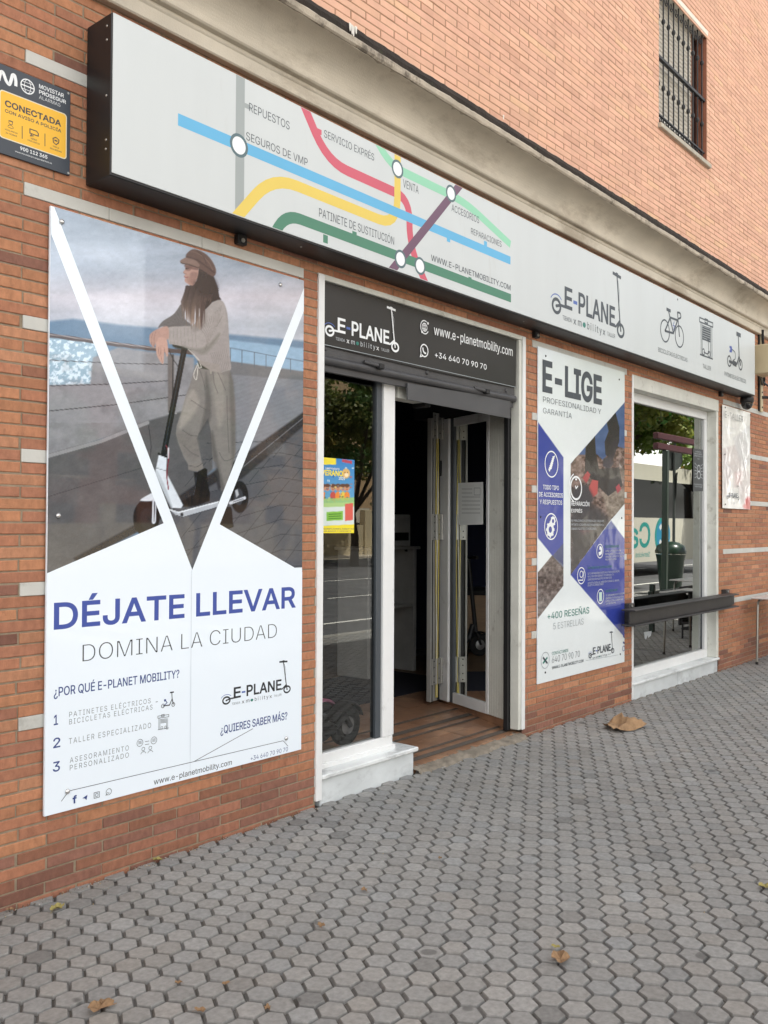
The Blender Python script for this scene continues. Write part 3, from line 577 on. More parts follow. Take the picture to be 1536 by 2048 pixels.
# --- entrance: tiled step with anti-slip strips
st = part('doorstep'); m_tile = mat('floor_tile', (146, 110, 86), .3, var=.28, vs=6, dirt=((192, 152, 118), 4, .52, .55), spec=.5)
m_strip = mat('anti_slip_strip', (92, 84, 76), .9, var=.2, vs=20, bump=.6, bs=300); m_conc = mat('broken_mortar', (128, 120, 108), .95, var=.3, vs=18, bump=1, bs=70)
fz = lambda y: .032+.055*y
b = MB(); ty = [.03, .36, .69, 1.02, 1.35]
for j in range(4):
    for i in range(6):
        x0 = 4.40+.33*i; x1 = min(x0+.327, 6.5); y0, y1 = ty[j], ty[j+1]-.003; dz = random.uniform(0, .0012)
        b.add([(x0, y0, fz(y0)+dz), (x1, y0, fz(y0)+dz), (x1, y1, fz(y1)+dz), (x0, y1, fz(y1)+dz), (x0, y0, -.05), (x1, y0, -.05)], [(0, 1, 2, 3), (4, 5, 1, 0)], m_tile)
b.build('tiles', st)
for y, w_ in ((.115, .055), (.21, .03), (.47, .032), (.58, .06), (.76, .032)):
    b = MB(); b.add([(4.42, y-w_/2, fz(y-w_/2)+.004), (5.74+.45*y, y-w_/2, fz(y-w_/2)+.004), (5.74+.45*y, y+w_/2, fz(y+w_/2)+.004), (4.42, y+w_/2, fz(y+w_/2)+.004)], [(0, 1, 2, 3)], m_strip); b.build('anti_slip_strip', st)
b = MB(); n = 60; X = np.linspace(4.50, 5.80, n); r = np.random.default_rng(5)
vs = []
for i, x in enumerate(X):
    a = .055*fbm(np.array([x*9]), np.array([1.0]), 1.0, 2)[0]; z1 = .034-.010*r.random(); vs += [(x, .05, z1+.004), (x, .028-.5*a, z1), (x, .0-a, .012+.01*r.random()), (x, -.02-1.3*a, -.012)]
b.add(vs, [(i*4+a, (i+1)*4+a, (i+1)*4+a+1, i*4+a+1) for i in range(n-1) for a in range(3)], m_conc); b.build('mortar_edge', st)
# --- splayed side light on the right of the doorway
A_, B_ = np.array([5.765, .12, 0]), np.array([6.09, .93, 0]); SPL = Plane(A_, B_-A_)           # faces the street side of the doorway
SPL = SPL if SPL.n[0] < 0 else Plane(B_, A_-B_)
def spl_x(px, py=1200): return SPL.uv(px, py)[0]
sl = part('side_light'); Ls = float(np.linalg.norm(B_-A_))
def slab(bm, u0, u1, v0, v1, n0, n1, m, bev=.003):
    """box on the splayed plane: along it, upright, and out of it"""
    t = MB(); t.box((u0, n0, v0), (u1, n1, v1), m, bev)
    bm.add([SPL.o+SPL.u*x+SPL.n*y+np.array([0, 0, z]) for x, y, z in t.v], [f[::-1] for f in t.f], m)
us = {k: spl_x(k) for k in (1014, 979, 974, 908, 902, 881)}
lo_, hi_ = min(us.values()), max(us.values()); sg = 1 if us[881] > us[1014] else -1
def seg(a, c): return tuple(sorted((a, c)))
b = MB(); zb, zt = .115, 2.46
slab(b, *seg(us[1014], us[979]), zb, zt, -.02, .006, m_wgrey)                               # ribbed grey panel
for i in range(7): slab(b, *seg(us[1014]+(us[979]-us[1014])*(i+.25)/7, us[1014]+(us[979]-us[1014])*(i+.7)/7), zb, zt, .0061, .0082, m_wgrey, .001)
slab(b, *seg(us[979], us[974]), zb, zt, -.02, .012, m_white); slab(b, *seg(us[908], us[902]), zb, zt, -.02, .012, m_dgrey)
slab(b, *seg(us[974], us[908]), zb, zb+.085, -.02, .012, m_white); slab(b, *seg(us[974], us[908]), zt-.07, zt, -.02, .012, m_white)
slab(b, *seg(us[902], us[881]), zb, zt, -.03, .03, m_white, .005); b.build('frame', sl)
b = MB(); b.add([SPL.P(q, -.004) for q in ((us[974], zb+.08), (us[908], zb+.08), (us[908], zt-.065), (us[974], zt-.065))], [(0, 1, 2, 3)], g_left); b.build('pane', sl)
b = MB(); t = MB(); slab(b, *seg(us[1014], us[881]), .02, .114, -.05, -.012, m_tile); b.build('skirting_tile', sl)
# hinge post of the open door with three long hinges and a yellow cable
m_hin = mat('hinge_steel', (168, 168, 164), .4, metal=.6, var=.1, vs=10)
dr = part('entrance_door'); EY = .945                                    # the folded door leaf, edge towards the street
def ex(px, py=1200): d = ray(px, py); return float((d*((EY-CAM[1])/d[1]))[0])
def ez(py): return wall(-EY).uv(873, py)[1]
X0, X1, X2, X3, X4 = ex(861), ex(863.6), ex(868.4), ex(877), ex(881.5)
m_gry = mat('worn_aluminium', (150, 150, 146), .5, var=.12, vs=6)
b = MB(); b.box((X0, EY-.004, .12), (X1, EY+.04, 2.46), m_gry, .003); b.box((X2, EY+.010, .12), (X3, EY+.03, 2.46), m_gry, .003); b.build('stile', dr)
b = MB(); b.box((X1, EY+.012, .12), (X2, EY+.04, 2.46), m_blk); b.box((X3, EY+.012, .12), (X4, EY+.04, 2.46), m_blk); b.build('gasket', dr)
for py in (852, 1054, 1342):
    v = ez(py); b = MB(); h0, h1 = ex(863), ex(886.5); p1_, p2_ = ex(870.5), ex(881.5); hh = .107
    b.box((h0, EY-.012, v-hh), (p1_-.004, EY-.005, v+hh), m_hin, .001); b.box((p1_+.006, EY-.014, v-hh), (p2_-.004, EY-.006, v+hh), m_hin, .001); b.box((p2_+.004, EY-.010, v-hh), (h1, EY-.002, v+hh), m_hin, .001)
    for s_ in (-1, 0, 1):
        for xx in (p1_, p2_): b.tube([(xx, EY-.012, v+.072*s_-.033), (xx, EY-.012, v+.072*s_+.033)], .011, m_hin, 10)
    for dv in (-.085, -.035, .035, .085): b.lathe([(.006, 0), (.004, .003)], ((h0+p1_)/2-.003, EY-.012, v+dv), m_blk, 8, (0, -1, 0))
    for dv in (-.06, .06): b.lathe([(.006, 0), (.004, .003)], ((p1_+p2_)/2, EY-.014, v+dv), m_blk, 8, (0, -1, 0))
    b.build('hinge', dr)
m_yel = mat('yellow_cable', (196, 180, 96), .5)
b = MB()
for k in range(3): b.tube([((X2+X3)/2-.012+.011*k+.007*math.sin(3*z+k*2), EY-.006-.002*k, z) for z in np.linspace(.15, 2.3, 26)], .0055, m_yel if k != 1 else m_wgrey, 6)
b.build('cable', dr)
b = MB(); b.box((4.44, .10, 2.385), (4.72, .20, 2.47), m_wgrey, .004); b.box((4.722, .095, 2.36), (4.78, .21, 2.5), m_rust if False else m_blk, .004); b.build('lit_ceiling_standin', dr)  # added pale box with a black end, standing in for the lit ceiling
# plain dark opening edge on the left, floor inside
# --- right-hand display window
rw = part('display_window')
b = MB(); b.box((7.672, .012, -.02), (8.75, .16, .128), m_sillf, .004); b.box((8.753, .012, -.02), (9.846, .16, .128), m_sillf, .004); b.build('marble_plinth', rw)
b = MB(); b.box((7.672, -.014, .1285), (8.72, .20, .154), m_sill, .006); b.box((8.722, -.014, .1285), (9.848, .20, .154), m_sill, .006); b.build('marble_sill', rw)
b = MB(); b.box((9.79, .0, .155), (9.85, .14, 2.83), m_wgrey, .004); b.box((7.67, -.006, .02), (7.70, .14, 2.95), m_white, .003); b.box((7.67, -.004, 2.83), (9.85, .14, 2.955), m_wgrey, .004); b.build('reveal', rw)
b = MB(); b.box((7.70, .10, .155), (9.79, .16, .245), m_white, .004); b.box((7.70, .10, 2.74), (9.79, .16, 2.829), m_white, .004); b.box((9.715, .10, .246), (9.789, .16, 2.739), m_white, .004); b.box((7.70, .10, .246), (7.74, .16, 2.739), m_white, .004)
b.box((9.70, .128, .246), (9.714, .15, 2.739), m_dgrey, .002); b.build('frame', rw)
b = MB(); lean = .014; b.add([(7.72, .136, .24), (9.71, .136, .24), (9.71, .136-lean, 2.745), (7.72, .136-lean, 2.745)], [(0, 1, 2, 3)], g_right); b.build('pane', rw)

# ================================================================== INSIDE THE SHOP (dark)
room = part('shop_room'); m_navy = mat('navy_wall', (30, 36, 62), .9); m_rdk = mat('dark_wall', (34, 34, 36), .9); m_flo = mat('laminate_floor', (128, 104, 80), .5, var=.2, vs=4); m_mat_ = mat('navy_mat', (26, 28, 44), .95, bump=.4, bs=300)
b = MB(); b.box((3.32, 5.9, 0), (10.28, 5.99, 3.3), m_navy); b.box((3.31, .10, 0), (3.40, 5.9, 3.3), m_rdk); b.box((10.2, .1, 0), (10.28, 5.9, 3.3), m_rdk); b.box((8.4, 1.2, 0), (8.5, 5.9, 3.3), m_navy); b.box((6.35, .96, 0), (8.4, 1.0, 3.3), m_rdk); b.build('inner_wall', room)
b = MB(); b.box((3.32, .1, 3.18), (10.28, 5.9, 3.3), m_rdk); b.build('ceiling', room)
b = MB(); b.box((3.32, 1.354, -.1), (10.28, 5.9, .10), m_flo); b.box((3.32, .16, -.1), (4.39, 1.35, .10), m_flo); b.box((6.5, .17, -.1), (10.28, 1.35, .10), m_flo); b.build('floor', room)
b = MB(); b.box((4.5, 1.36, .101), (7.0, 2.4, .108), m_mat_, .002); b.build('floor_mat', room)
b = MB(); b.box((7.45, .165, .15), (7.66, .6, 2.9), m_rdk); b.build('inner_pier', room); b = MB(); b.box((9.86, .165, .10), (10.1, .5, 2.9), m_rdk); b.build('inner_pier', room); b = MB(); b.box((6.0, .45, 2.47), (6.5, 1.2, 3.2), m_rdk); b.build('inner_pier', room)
# ================================================================== SIGNS
def ink(name, rgb, rough=.45, **k): return mat('ink_'+name, rgb, rough, var=.03, vs=2, **k)
k_dark = ink('charcoal', (62, 70, 78)); k_text = ink('slate', (84, 92, 98)); k_blue = ink('blue', (62, 82, 160)); k_navy = ink('navy', (48, 68, 128)); k_black = ink('black', (30, 34, 40))
k_white = ink('white', (232, 236, 238)); k_green = ink('teal', (42, 120, 108)); k_hyph = ink('hyphen_blue', (78, 104, 172)); k_grey = ink('grey', (150, 158, 162)); k_pale = ink('pale_grey', (190, 196, 200))
def logo(b, pl, u, v, k, c, c2=None, base=0.0, sub=True, kx=1.0, hy=None, gr=None):
    """scooter-shaped shop name; u, v = left foot of the letters, k = height of a capital, kx = sideways stretch"""
    c2 = c2 or c; X = lambda x: u+x*k*kx; Y = lambda y: v+y*k; P = lambda x, y: (X(x), Y(y))
    b.uvtext(pl, 'E', X(0), Y(0), .62*k*kx, k, c, .035, base); b.uvpoly(pl, [P(.70, .36), P(1.02, .36), P(1.02, .52), P(.70, .52)], hy or k_hyph, base)
    b.uvtext(pl, 'PLANE', X(1.12), Y(0), 3.22*k*kx, k, c, .035, base)
    b.ring(pl, P(-.62, -.04), .30*k, .15*k, c, base, sx=kx); b.disc(pl, P(-.62, -.04), .075*k, c, base, sx=kx); b.uvline(pl, [P(-.62, -.04), P(-.30, .06), P(.1, .06)], .13*k, c, base)
    b.ring(pl, P(-.62, -.02), .50*k, .05*k, hy or k_hyph, base, 14, 40, 150, sx=kx)
    b.ring(pl, P(4.88, -.06), .30*k, .15*k, c, base, sx=kx); b.disc(pl, P(4.88, -.06), .06*k, c, base, sx=kx)
    b.uvline(pl, [P(4.1, .06), P(4.42, .06), P(4.80, .42), P(4.88, -.06)], .12*k, c, base); b.uvline(pl, [P(4.80, .40), P(4.52, 2.62)], .11*k, c, base)
    b.uvline(pl, [P(4.14, 2.66), P(4.88, 2.60)], .16*k, c, base, cap=.03*k); b.uvline(pl, [P(4.42, 2.72), P(4.62, 2.70)], .10*k, c, base)
    b.uvline(pl, [P(4.60, 2.4), P(4.74, 1.9), P(4.72, 1.2), P(4.66, .9)], .025*k, c, base)
    if sub:
        b.uvtext(pl, 'TIENDA', X(-.15), Y(-.55), .72*k*kx, .20*k, c2, 0, base); b.uvtext(pl, 'TALLER', X(3.62), Y(-.55), .72*k*kx, .20*k, c2, 0, base)
        for x in (.82, 3.32): b.uvline(pl, [P(x-.09, -.58), P(x+.09, -.34)], .045*k, c, base); b.uvline(pl, [P(x+.09, -.58), P(x-.09, -.34)], .045*k, c, base)
        b.uvtext(pl, 'm', X(1.08), Y(-.58), .30*k*kx, .34*k, c2, .01, base); b.disc(pl, P(1.60, -.44), .125*k, gr or k_green, base, sx=kx)
        for ch, x, w_ in (('b', 1.86, .17), ('i', 2.14, .05), ('l', 2.34, .045), ('i', 2.53, .05), ('t', 2.68, .13), ('y', 2.92, .19)): b.uvtext(pl, ch, X(x), Y(-.58), w_*k*kx, .34*k, c2, .01, base)
def wrench_scooter(b, pl, pts, w, m, base=0.0): b.line(pl, pts, w, m, base)

# ---- the long light-box sign
SG = thing('shop_sign', 'long white light-box sign with a coloured metro map, black casing, over the doorway', 'sign', (6.3, -.1, 3.05))
m_case = mat('sign_casing', (26, 27, 30), .45, var=.2, vs=3, dirt=((58, 58, 60), 4, .66, .5)); m_face = mat('sign_acrylic', (196, 202, 203), .36, var=.03, vs=.9, dirt=((176, 176, 172), 3.0, .60, .35), spec=.5, wave=.0012, wave_s=1.3, stretch=(2.5, 1, .35))
b = MB(); b.box((2.145, -.194, 3.050), (10.445, -.004, 3.749), m_case, .004)
for z in (3.70, 3.64, 3.40, 3.21, 3.17): b.lathe([(.006, 0), (.004, .003)], (2.1445, -.16, z), m_hin, 8, (-1, 0, 0))
for x in (3.35, 5.6, 7.7, 9.7): b.lathe([(.006, 0), (.004, .003)], (x, -.12, 3.0498), m_hin, 8, (0, 0, -1))
b.build('casing', SG)
b = MB(); b.box((2.150, -.199, 3.062), (10.441, -.1945, 3.747), m_face, .0015); sp = wall(.1992); Z2 = zoom(460, 120, .390625); Z3 = zoom(1040, 480, .32292)
c_gr = ink('map_grey', (152, 160, 160)); c_bl = ink('map_blue', (92, 172, 214)); c_rd = ink('map_red', (198, 84, 104)); c_ye = ink('map_yellow', (220, 194, 88)); c_mi = ink('map_mint', (142, 204, 172)); c_gn = ink('map_green', (66, 124, 100)); c_pu = ink('map_purple', (104, 72, 96))
T0, B0 = 3.744, 3.066
def clipz(q): return [(u, min(max(v, B0), T0)) for u, v in q]
def route(pts, w, m, curve=True, zz=Z2, straight=False): 
    q = [sp.uv(*p) for p in zz(pts)]; b.uvline(sp, clipz(spline(q, False, 6) if curve else q), w, m)
def rounded(pts, rad, n=6):
    q = [np.array(p, float) for p in pts]; o = [q[0]]
    for i in range(1, len(q)-1):
        a, c, e = q[i-1], q[i], q[i+1]; d0 = (a-c)/np.linalg.norm(a-c); d1 = (e-c)/np.linalg.norm(e-c); r_ = min(rad, np.linalg.norm(a-c)*.48, np.linalg.norm(e-c)*.48); p, s_ = c+d0*r_, c+d1*r_
        o += [(1-t)**2*p+2*t*(1-t)*c+t*t*s_ for t in np.linspace(0, 1, n+1)]
    return o+[q[-1]]
def metro(pts, w, m, rad=.18):
    b.uvline(sp, rounded([sp.uv(*p) for p in pts], rad), w, m)
b.clip = (B0, T0); lw = .058; gx = sp.uv(480, 290)[0]
b.uvpoly(sp, [(gx-.028, B0), (gx+.028, B0), (gx+.028, T0), (gx-.028, T0)], c_gr); tk = sp.uv(489, 210); b.uvpoly(sp, [(gx+.028, tk[1]-.012), (gx+.065, tk[1]-.012), (gx+.065, tk[1]+.012), (gx+.028, tk[1]+.012)], c_gr)
ml = lambda p: [sp.uv(*q) for q in p]
bl = ml([(356, 242), (1021, 519)]); zb_ = (bl[0][1]+bl[1][1])/2
q = ml([(598, 206), (640, 300), (662, 331), (806, 388), (820, 404), (820, 486), (832, 510), (858, 562)])
# snap the map to horizontals, verticals and diagonals of the sign
zr = sp.uv(740, 362)[1]; xr = sp.uv(819, 440)[0]
b.uvline(sp, rounded([(sp.uv(603, 209)[0]-.06, T0+.12), (sp.uv(655, 330)[0], zr), (xr, zr), (xr, sp.uv(819, 490)[1]), (sp.uv(856, 561)[0]+.06, B0-.12)], .16), lw, c_rd)
tkr = sp.uv(638, 263); b.uvpoly(sp, [(tkr[0]-.05, tkr[1]-.014), (tkr[0]+.02, tkr[1]-.014), (tkr[0]+.02, tkr[1]+.014), (tkr[0]-.05, tkr[1]+.014)], c_rd)
zy = sp.uv(700, 415)[1]; xy = sp.uv(795, 380)[0]
b.uvline(sp, rounded([(sp.uv(481, 429)[0]-.10, B0-.10), (sp.uv(545, 352)[0], zy), (xy, zy), (xy, T0+.1)], .17), lw, c_ye)
b.uvline(sp, [(bl[0][0], zb_), (bl[1][0], zb_)], .056, c_bl)
zm = sp.uv(850, 365)[1]
b.uvline(sp, rounded([(sp.uv(748, 286)[0]-.06, T0+.10), (sp.uv(780, 332)[0], zm), (sp.uv(930, 400)[0], zm), sp.uv(1021, 489)], .18), .054, c_mi)
b.uvline(sp, rounded([(sp.uv(552, 454)[0]-.05, B0-.09), (sp.uv(572, 434)[0], sp.uv(790, 508)[1]), (sp.uv(1022, 598)[0], sp.uv(900, 552)[1])], .10), lw, c_gn)
b.uvline(sp, [(sp.uv(786, 533)[0]-.08*(sp.uv(918, 370)[0]-sp.uv(786, 533)[0]), B0-.08*(T0-B0)), (sp.uv(918, 370)[0]+.08*(sp.uv(918, 370)[0]-sp.uv(786, 533)[0]), T0+.08*(T0-B0))], .055, c_pu)
def tick(px, py, m, up, w_=.022): c = sp.uv(px, py); b.uvpoly(sp, [(c[0]-w_, c[1]-.022), (c[0]+w_, c[1]-.022), (c[0]+w_, c[1]+.022), (c[0]-w_, c[1]+.022)], m)
for px, py, m in ((651, 478, c_gn), (709, 471, c_gn), (940, 561, c_gn), (897, 477, c_bl), (971, 489, c_bl)): tick(px, py, m, 0, .018)
b.clip = None
for px, py, r_ in ((478, 291, .057), (795, 338, .054), (902, 387, .054), (801, 518, .054), (840, 532, .054)):
    c = sp.uv(px, py); b.disc(sp, c, r_, ink('station_ring', (82, 106, 112))); b.disc(sp, c, r_*.74, k_white)
for t, p0, p1, tp, w_ in (('REPUESTOS', (498, 225), (579, 257), (498, 208), -.012), ('SEGUROS DE VMP', (492, 284), (615, 328), (492, 268), -.012), ('SERVICIO EXPRÉS', (648, 277), (748, 319), (648, 262), -.012), ('VENTA', (806, 376), (837, 386), (806, 360), -.012),
                          ('ACCESORIOS', (903, 425), (958, 444), (903, 411), -.012), ('REPARACIONES', (942, 469), (1003, 493), (942, 457), -.012), ('PATINETE DE SUSTITUCIÓN', (638, 437), (788, 486), (638, 420), -.012), ('WWW.E-PLANETMOBILITY.COM', (862, 522), (1021, 580), (862, 510), .012)):
    b.text(sp, t, p0, p1, tp, k_text if w_ < 0 else k_dark, w_*.0 if w_ < 0 else w_)
e0, e1, et = sp.uv(1129, 618), sp.uv(1230, 653), sp.uv(1129, 573)
cap = (et[1]-e0[1])*.98; logo(b, sp, sp.uv(1129, 612)[0], (e0[1]+e1[1])/2-.0, cap, k_dark, k_text, kx=(e1[0]-e0[0])/(4.34*cap))
def zc(pts): return Z3(pts)
# bicycle
for cx, cy in ((898, 563), (987, 598)):
    c = sp.uv(*zc([(cx, cy)])[0]); b.ring(sp, c, .100, .014, k_dark)
fr = lambda pts, w_=.020, cv=False: b.line(sp, zc(pts), w_, k_dark, curve=cv, cap=.004)
fr([(898, 563), (930, 480), (975, 497), (950, 578), (898, 563)]); fr([(918, 432), (950, 578)]); fr([(908, 428), (932, 440)], .03); fr([(987, 598), (975, 448)], .018); fr([(975, 448), (992, 455), (995, 480), (982, 487)], .018, True)
b.line(sp, zc([(955, 505), (948, 530), (958, 532), (950, 558)]), .008, k_blue); b.text(sp, 'BICICLETAS ELÉCTRICAS', *zc([(856, 692), (1036, 755), (856, 666)]), k_text, 0)
# workshop shutter
q = lambda pts, w_=.012, cl=False: b.line(sp, zc(pts), w_, k_dark, closed=cl)
q([(1112, 480), (1112, 506), (1194, 540), (1194, 514)], .014, True); q([(1145, 488), (1162, 495), (1162, 518), (1145, 510)], .014, True)
for x0, y0, x1, y1 in ((1120, 510, 1122, 712), (1127, 513, 1129, 714), (1180, 535, 1181, 733), (1188, 538, 1189, 736)): q([(x0, y0), (x1, y1)], .010)
for i in range(7): q([(1130, 530+14*i-(3 if i else 0)), (1178, 549+14*i-(3 if i else 0))], .018 if i else .01)
q([(1114, 708), (1194, 738)], .014); q([(1166, 622), (1169, 700), (1158, 706), (1138, 694)], .012); q([(1159, 620), (1172, 625)], .02)
for cx, cy in ((1136, 693), (1170, 708)): b.ring(sp, sp.uv(*zc([(cx, cy)])[0]), .030, .012, k_dark, n=16)
b.text(sp, 'TALLER', *zc([(1132, 796), (1181, 807), (1132, 770)]), k_text, 0)
# charging scooter
for cx, cy in ((1296, 750), (1365, 773)): b.ring(sp, sp.uv(*zc([(cx, cy)])[0]), .054, .017, k_dark); b.disc(sp, sp.uv(*zc([(cx, cy)])[0]), .014, k_dark)
fr([(1296, 752), (1320, 762)], .03); b.line(sp, zc([(1316, 758), (1340, 772)]), .055, k_dark); fr([(1342, 772), (1357, 720), (1365, 773)], .024); fr([(1357, 722), (1352, 590)], .022); fr([(1341, 580), (1366, 592)], .045)
b.line(sp, zc([(1318, 756), (1320, 745), (1332, 735), (1332, 700), (1318, 682), (1312, 680)]), .012, k_text, curve=True); c = sp.uv(*zc([(1307, 677)])[0]); b.disc(sp, c, .036, k_blue, sx=.8); b.line(sp, zc([(1305, 664), (1297, 662)]), .022, k_blue); b.line(sp, zc([(1305, 690), (1297, 688)]), .022, k_blue)
b.text(sp, 'PATINETES ELÉCTRICOS', *zc([(1266, 843), (1399, 886), (1266, 818)]), k_text, 0)
c = sp.uv(1355, 599); b.disc(sp, c, .010, k_text); b.build('sign_face', SG)
b = MB()
for px in (443, 1072, 1438):
    pass
for x in (3.02, 5.95, 9.88): b.box((x-.03, -.03, 3.005), (x+.03, .0, 3.048), m_case, .003); b.build
b = None
for x in (3.02, 5.95, 9.88):
    b = MB(); b.box((x-.03, -.035, 3.000), (x+.03, -.0, 3.0495), m_case, .003); b.lathe([(.012, 0), (.010, .006)], (x, -.0352, 3.02), m_hin, 8, (0, -1, 0)); b.build('bracket', SG)

# ---- big advertising panel with the printed photograph
AP = thing('advertising_panel', 'tall glossy white panel printed with a person leaning on a scooter, left of doorway', 'sign', (2.72, -.01, .345))
m_board = mat('panel_gloss_white', (233, 243, 252), .25, var=.012, vs=1, spec=.4, coat=.4, coat_rough=.05, wave=.0006, wave_s=1.6)
m_print = mat('panel_print', (0, 0, 0), .22, var=.02, vs=3, attr='Col', spec=.3, coat=1, coat_rough=.03, wave=.0006, wave_s=1.6)
PX0, PX1, PZ0, PZ1 = 1.972, 3.472, .347, 2.912
b = MB(); b.box((PX0, -.0205, PZ0), (PX1, -.008, PZ1), m_board, .0015); b.box((PX0+.06, -.008, PZ0+.08), (PX1-.06, .006, PZ1-.06), m_blk)
ap = wall(.0207); Z4 = zoom(80, 400, 560/1509); Z6 = zoom(240, 480, 280/989); Z5 = zoom(60, 1120, 580/1536)
wh = ap.lay if hasattr(ap, 'lay') else 0
base4 = .0009
uvp = lambda pts: [tuple(np.clip(ap.uv(*p), (PX0+.001, PZ0+.001), (PX1-.001, PZ1-.001))) for p in pts]
tip = Z4([(820, 1993)])[0]
b.uvpoly(ap, uvp(Z4([(55, 25), (76, 38), (820, 1993), (1424, 474), (1424, 600), (968, 1748), (1415, 2005), (1480, 3700), (-60, 3700), (30, 2012), (665, 1742), (60, 185)])), m_board, base4)
tx = lambda t, z, m, w_, sp_=1.0: b.text(ap, t, *Z5(z), m, w_, base4, sp_)
tx('DÉJATE LLEVAR', [(125, 362), (1405, 258), (126, 219)], k_blue, .034); tx('DOMINA LA CIUDAD', [(275, 535), (1308, 415), (276, 442)], k_black, -.030)
tx('¿POR QUÉ E-PLANET MOBILITY?', [(125, 716), (790, 632), (155, 663)], k_navy, .02)
tx('1', [(125, 876), (148, 872), (125, 822)], k_navy, .02); tx('2', [(122, 998), (160, 990), (122, 945)], k_navy, .02); tx('3', [(120, 1124), (158, 1116), (120, 1071)], k_navy, .02)
for t, z in (('PATINETES ELÉCTRICOS', [(207, 825), (638, 765), (207, 797)]), ('BICICLETAS ELÉCTRICAS', [(207, 866), (648, 796), (207, 838)]), ('TALLER ESPECIALIZADO', [(205, 970), (640, 893), (205, 940)]), ('ASESORAMIENTO', [(210, 1068), (522, 1014), (210, 1040)]), ('PERSONALIZADO', [(210, 1109), (522, 1050), (210, 1081)])): tx(t, z, k_text, -.010, 1.25)
tx('¿QUIERES SABER MÁS?', [(1008, 917), (1362, 849), (1020, 872)], k_navy, .02); tx('+34 640 70 90 70', [(1168, 1060), (1365, 1014), (1168, 1037)], k_navy, .0); tx('www.e-planetmobility.com', [(655, 1183), (1068, 1091), (655, 1153)], k_black, .006)
ln = lambda z, w_, m=k_text, **k: b.line(ap, Z5(z), w_, m, base4, **k)
ln([(165, 1278), (205, 1223), (1340, 957), (1366, 986)], .003); ln([(870, 1066), (1180, 893)], .003); ln([(665, 752), (676, 750)], .003)
c0, c1 = ap.uv(*Z5([(1078, 731)])[0]), ap.uv(*Z5([(1331, 690)])[0]); ck = ap.uv(*Z5([(1078, 672)])[0])[1]-c0[1]; logo(b, ap, c0[0], (c0[1]+c1[1])/2, ck, k_black, k_text, base4, kx=(c1[0]-c0[0])/(4.34*ck))
rg = lambda x, y, r_, w_, m=k_text, **k: b.ring(ap, ap.uv(*Z5([(x, y)])[0]), r_, w_, m, base4, **k)
rg(703, 773, .0085, .003, k_black); rg(758, 765, .0085, .003, k_black); ln([(703, 773), (738, 768), (752, 735), (758, 765)], .005, k_black); ln([(752, 737), (750, 703)], .004, k_black); ln([(740, 702), (761, 699)], .006, k_black); ln([(712, 768), (725, 755), (718, 745)], .004, k_navy); b.disc(ap, ap.uv(*Z5([(714, 743)])[0]), .006, k_navy, base4)
ln([(676, 827), (676, 838), (734, 830), (734, 818)], .0025, closed=True); ln([(695, 820), (710, 817), (710, 827), (695, 830)], .0025, closed=True)
for x in (681, 687, 722, 728): ln([(x, 838), (x, 898)], .002)
for y in range(845, 868, 6): ln([(690, y), (720, y-4)], .0024)
ln([(676, 899), (734, 889)], .0024); rg(697, 888, .0055, .002, k_text, n=14); rg(716, 885, .0055, .002, k_text, n=14)
rg(581, 968, .016, .0022); rg(655, 955, .016, .0022); rg(599, 1001, .008, .0022, n=14); rg(636, 995, .008, .0022, n=14); rg(599, 1032, .015, .0022, a0=20, a1=160); rg(636, 1026, .015, .0022, a0=20, a1=160); ln([(608, 962), (630, 958)], .0024); ln([(630, 974), (608, 978)], .0024)
for y in (-6, 0, 6): ln([(572, 968+y), (590, 965+y)], .002); ln([(646, 955+y), (664, 952+y)], .002)
tx('f', [(224, 1291), (246, 1286), (224, 1250)], k_navy, .05); b.poly(ap, Z5([(276, 1262), (303, 1243), (298, 1271), (289, 1262)]), k_navy, base4)
ln([(338, 1233), (366, 1226), (366, 1255), (338, 1262)], .0026, closed=True); rg(352, 1244, .007, .0022, n=18); rg(416, 1227, .0135, .0024, n=22); ln([(404, 1240), (400, 1246), (409, 1242)], .0024); rg(416, 1227, .006, .0026, a0=180, a1=300, n=10)
b.uvpoly(ap, [(2.7215, PZ0+.01), (2.7228, PZ0+.01), (2.7228, 1.35), (2.7215, 1.35)], ink('panel_seam', (168, 176, 184)), base4)
b.build('board', AP)
for z in ((116, 118), (1294, 457), (97, 1702)):
    c = ap.uv(*Z4([z])[0]); b = MB(); b.lathe([(.0115, 0), (.0115, .003), (.008, .007), (.003, .009)], (c[0], -.0228, c[1]), mat('chrome_screw', (205, 205, 205), .25, metal=.8), 14, (0, -1, 0)); b.build('screw', AP)
for z in ((197, 1225), (1355, 944)):
    c = ap.uv(*Z5([z])[0]); b = MB(); b.lathe([(.0115, 0), (.0115, .003), (.008, .007), (.003, .009)], (c[0], -.0228, c[1]), MATS['chrome_screw'], 14, (0, -1, 0)); b.build('screw', AP)
p = Paint(ap, PX0+.0015, PX1-.0015, ap.uv(*Z4([(30, 2030)])[0])[1]-.01, PZ1-.0015, (.0042, .0042)); X, Y = p.x, p.y
zx, zy_ = (X-80)/(560/1509), (Y-400)/(560/1509)                    # picture coordinates
t = np.clip((zy_-60)/700, 0, 1)[:, None]; n1 = fbm(zx*.45, zy_*1.9, 260, 3)[:, None]; n2 = fbm(zx*.4, zy_*1.6, 120, 9)[:, None]
p.C = np.array([140, 156, 172])*(1-t)+np.array([186, 188, 194])*t; p.C += (n1-.5)*56*np.array([1, .95, .94])+(n2-.5)*24
p.C += np.clip(1-np.abs(zy_-520)/160, 0, 1)[:, None]*np.array([16, 4, 0])
p.poly(Z4([(30, 655), (180, 640), (420, 672), (640, 690), (1430, 760), (1430, 2050), (30, 2050)]), (104, 130, 152), 3)                 # far shore
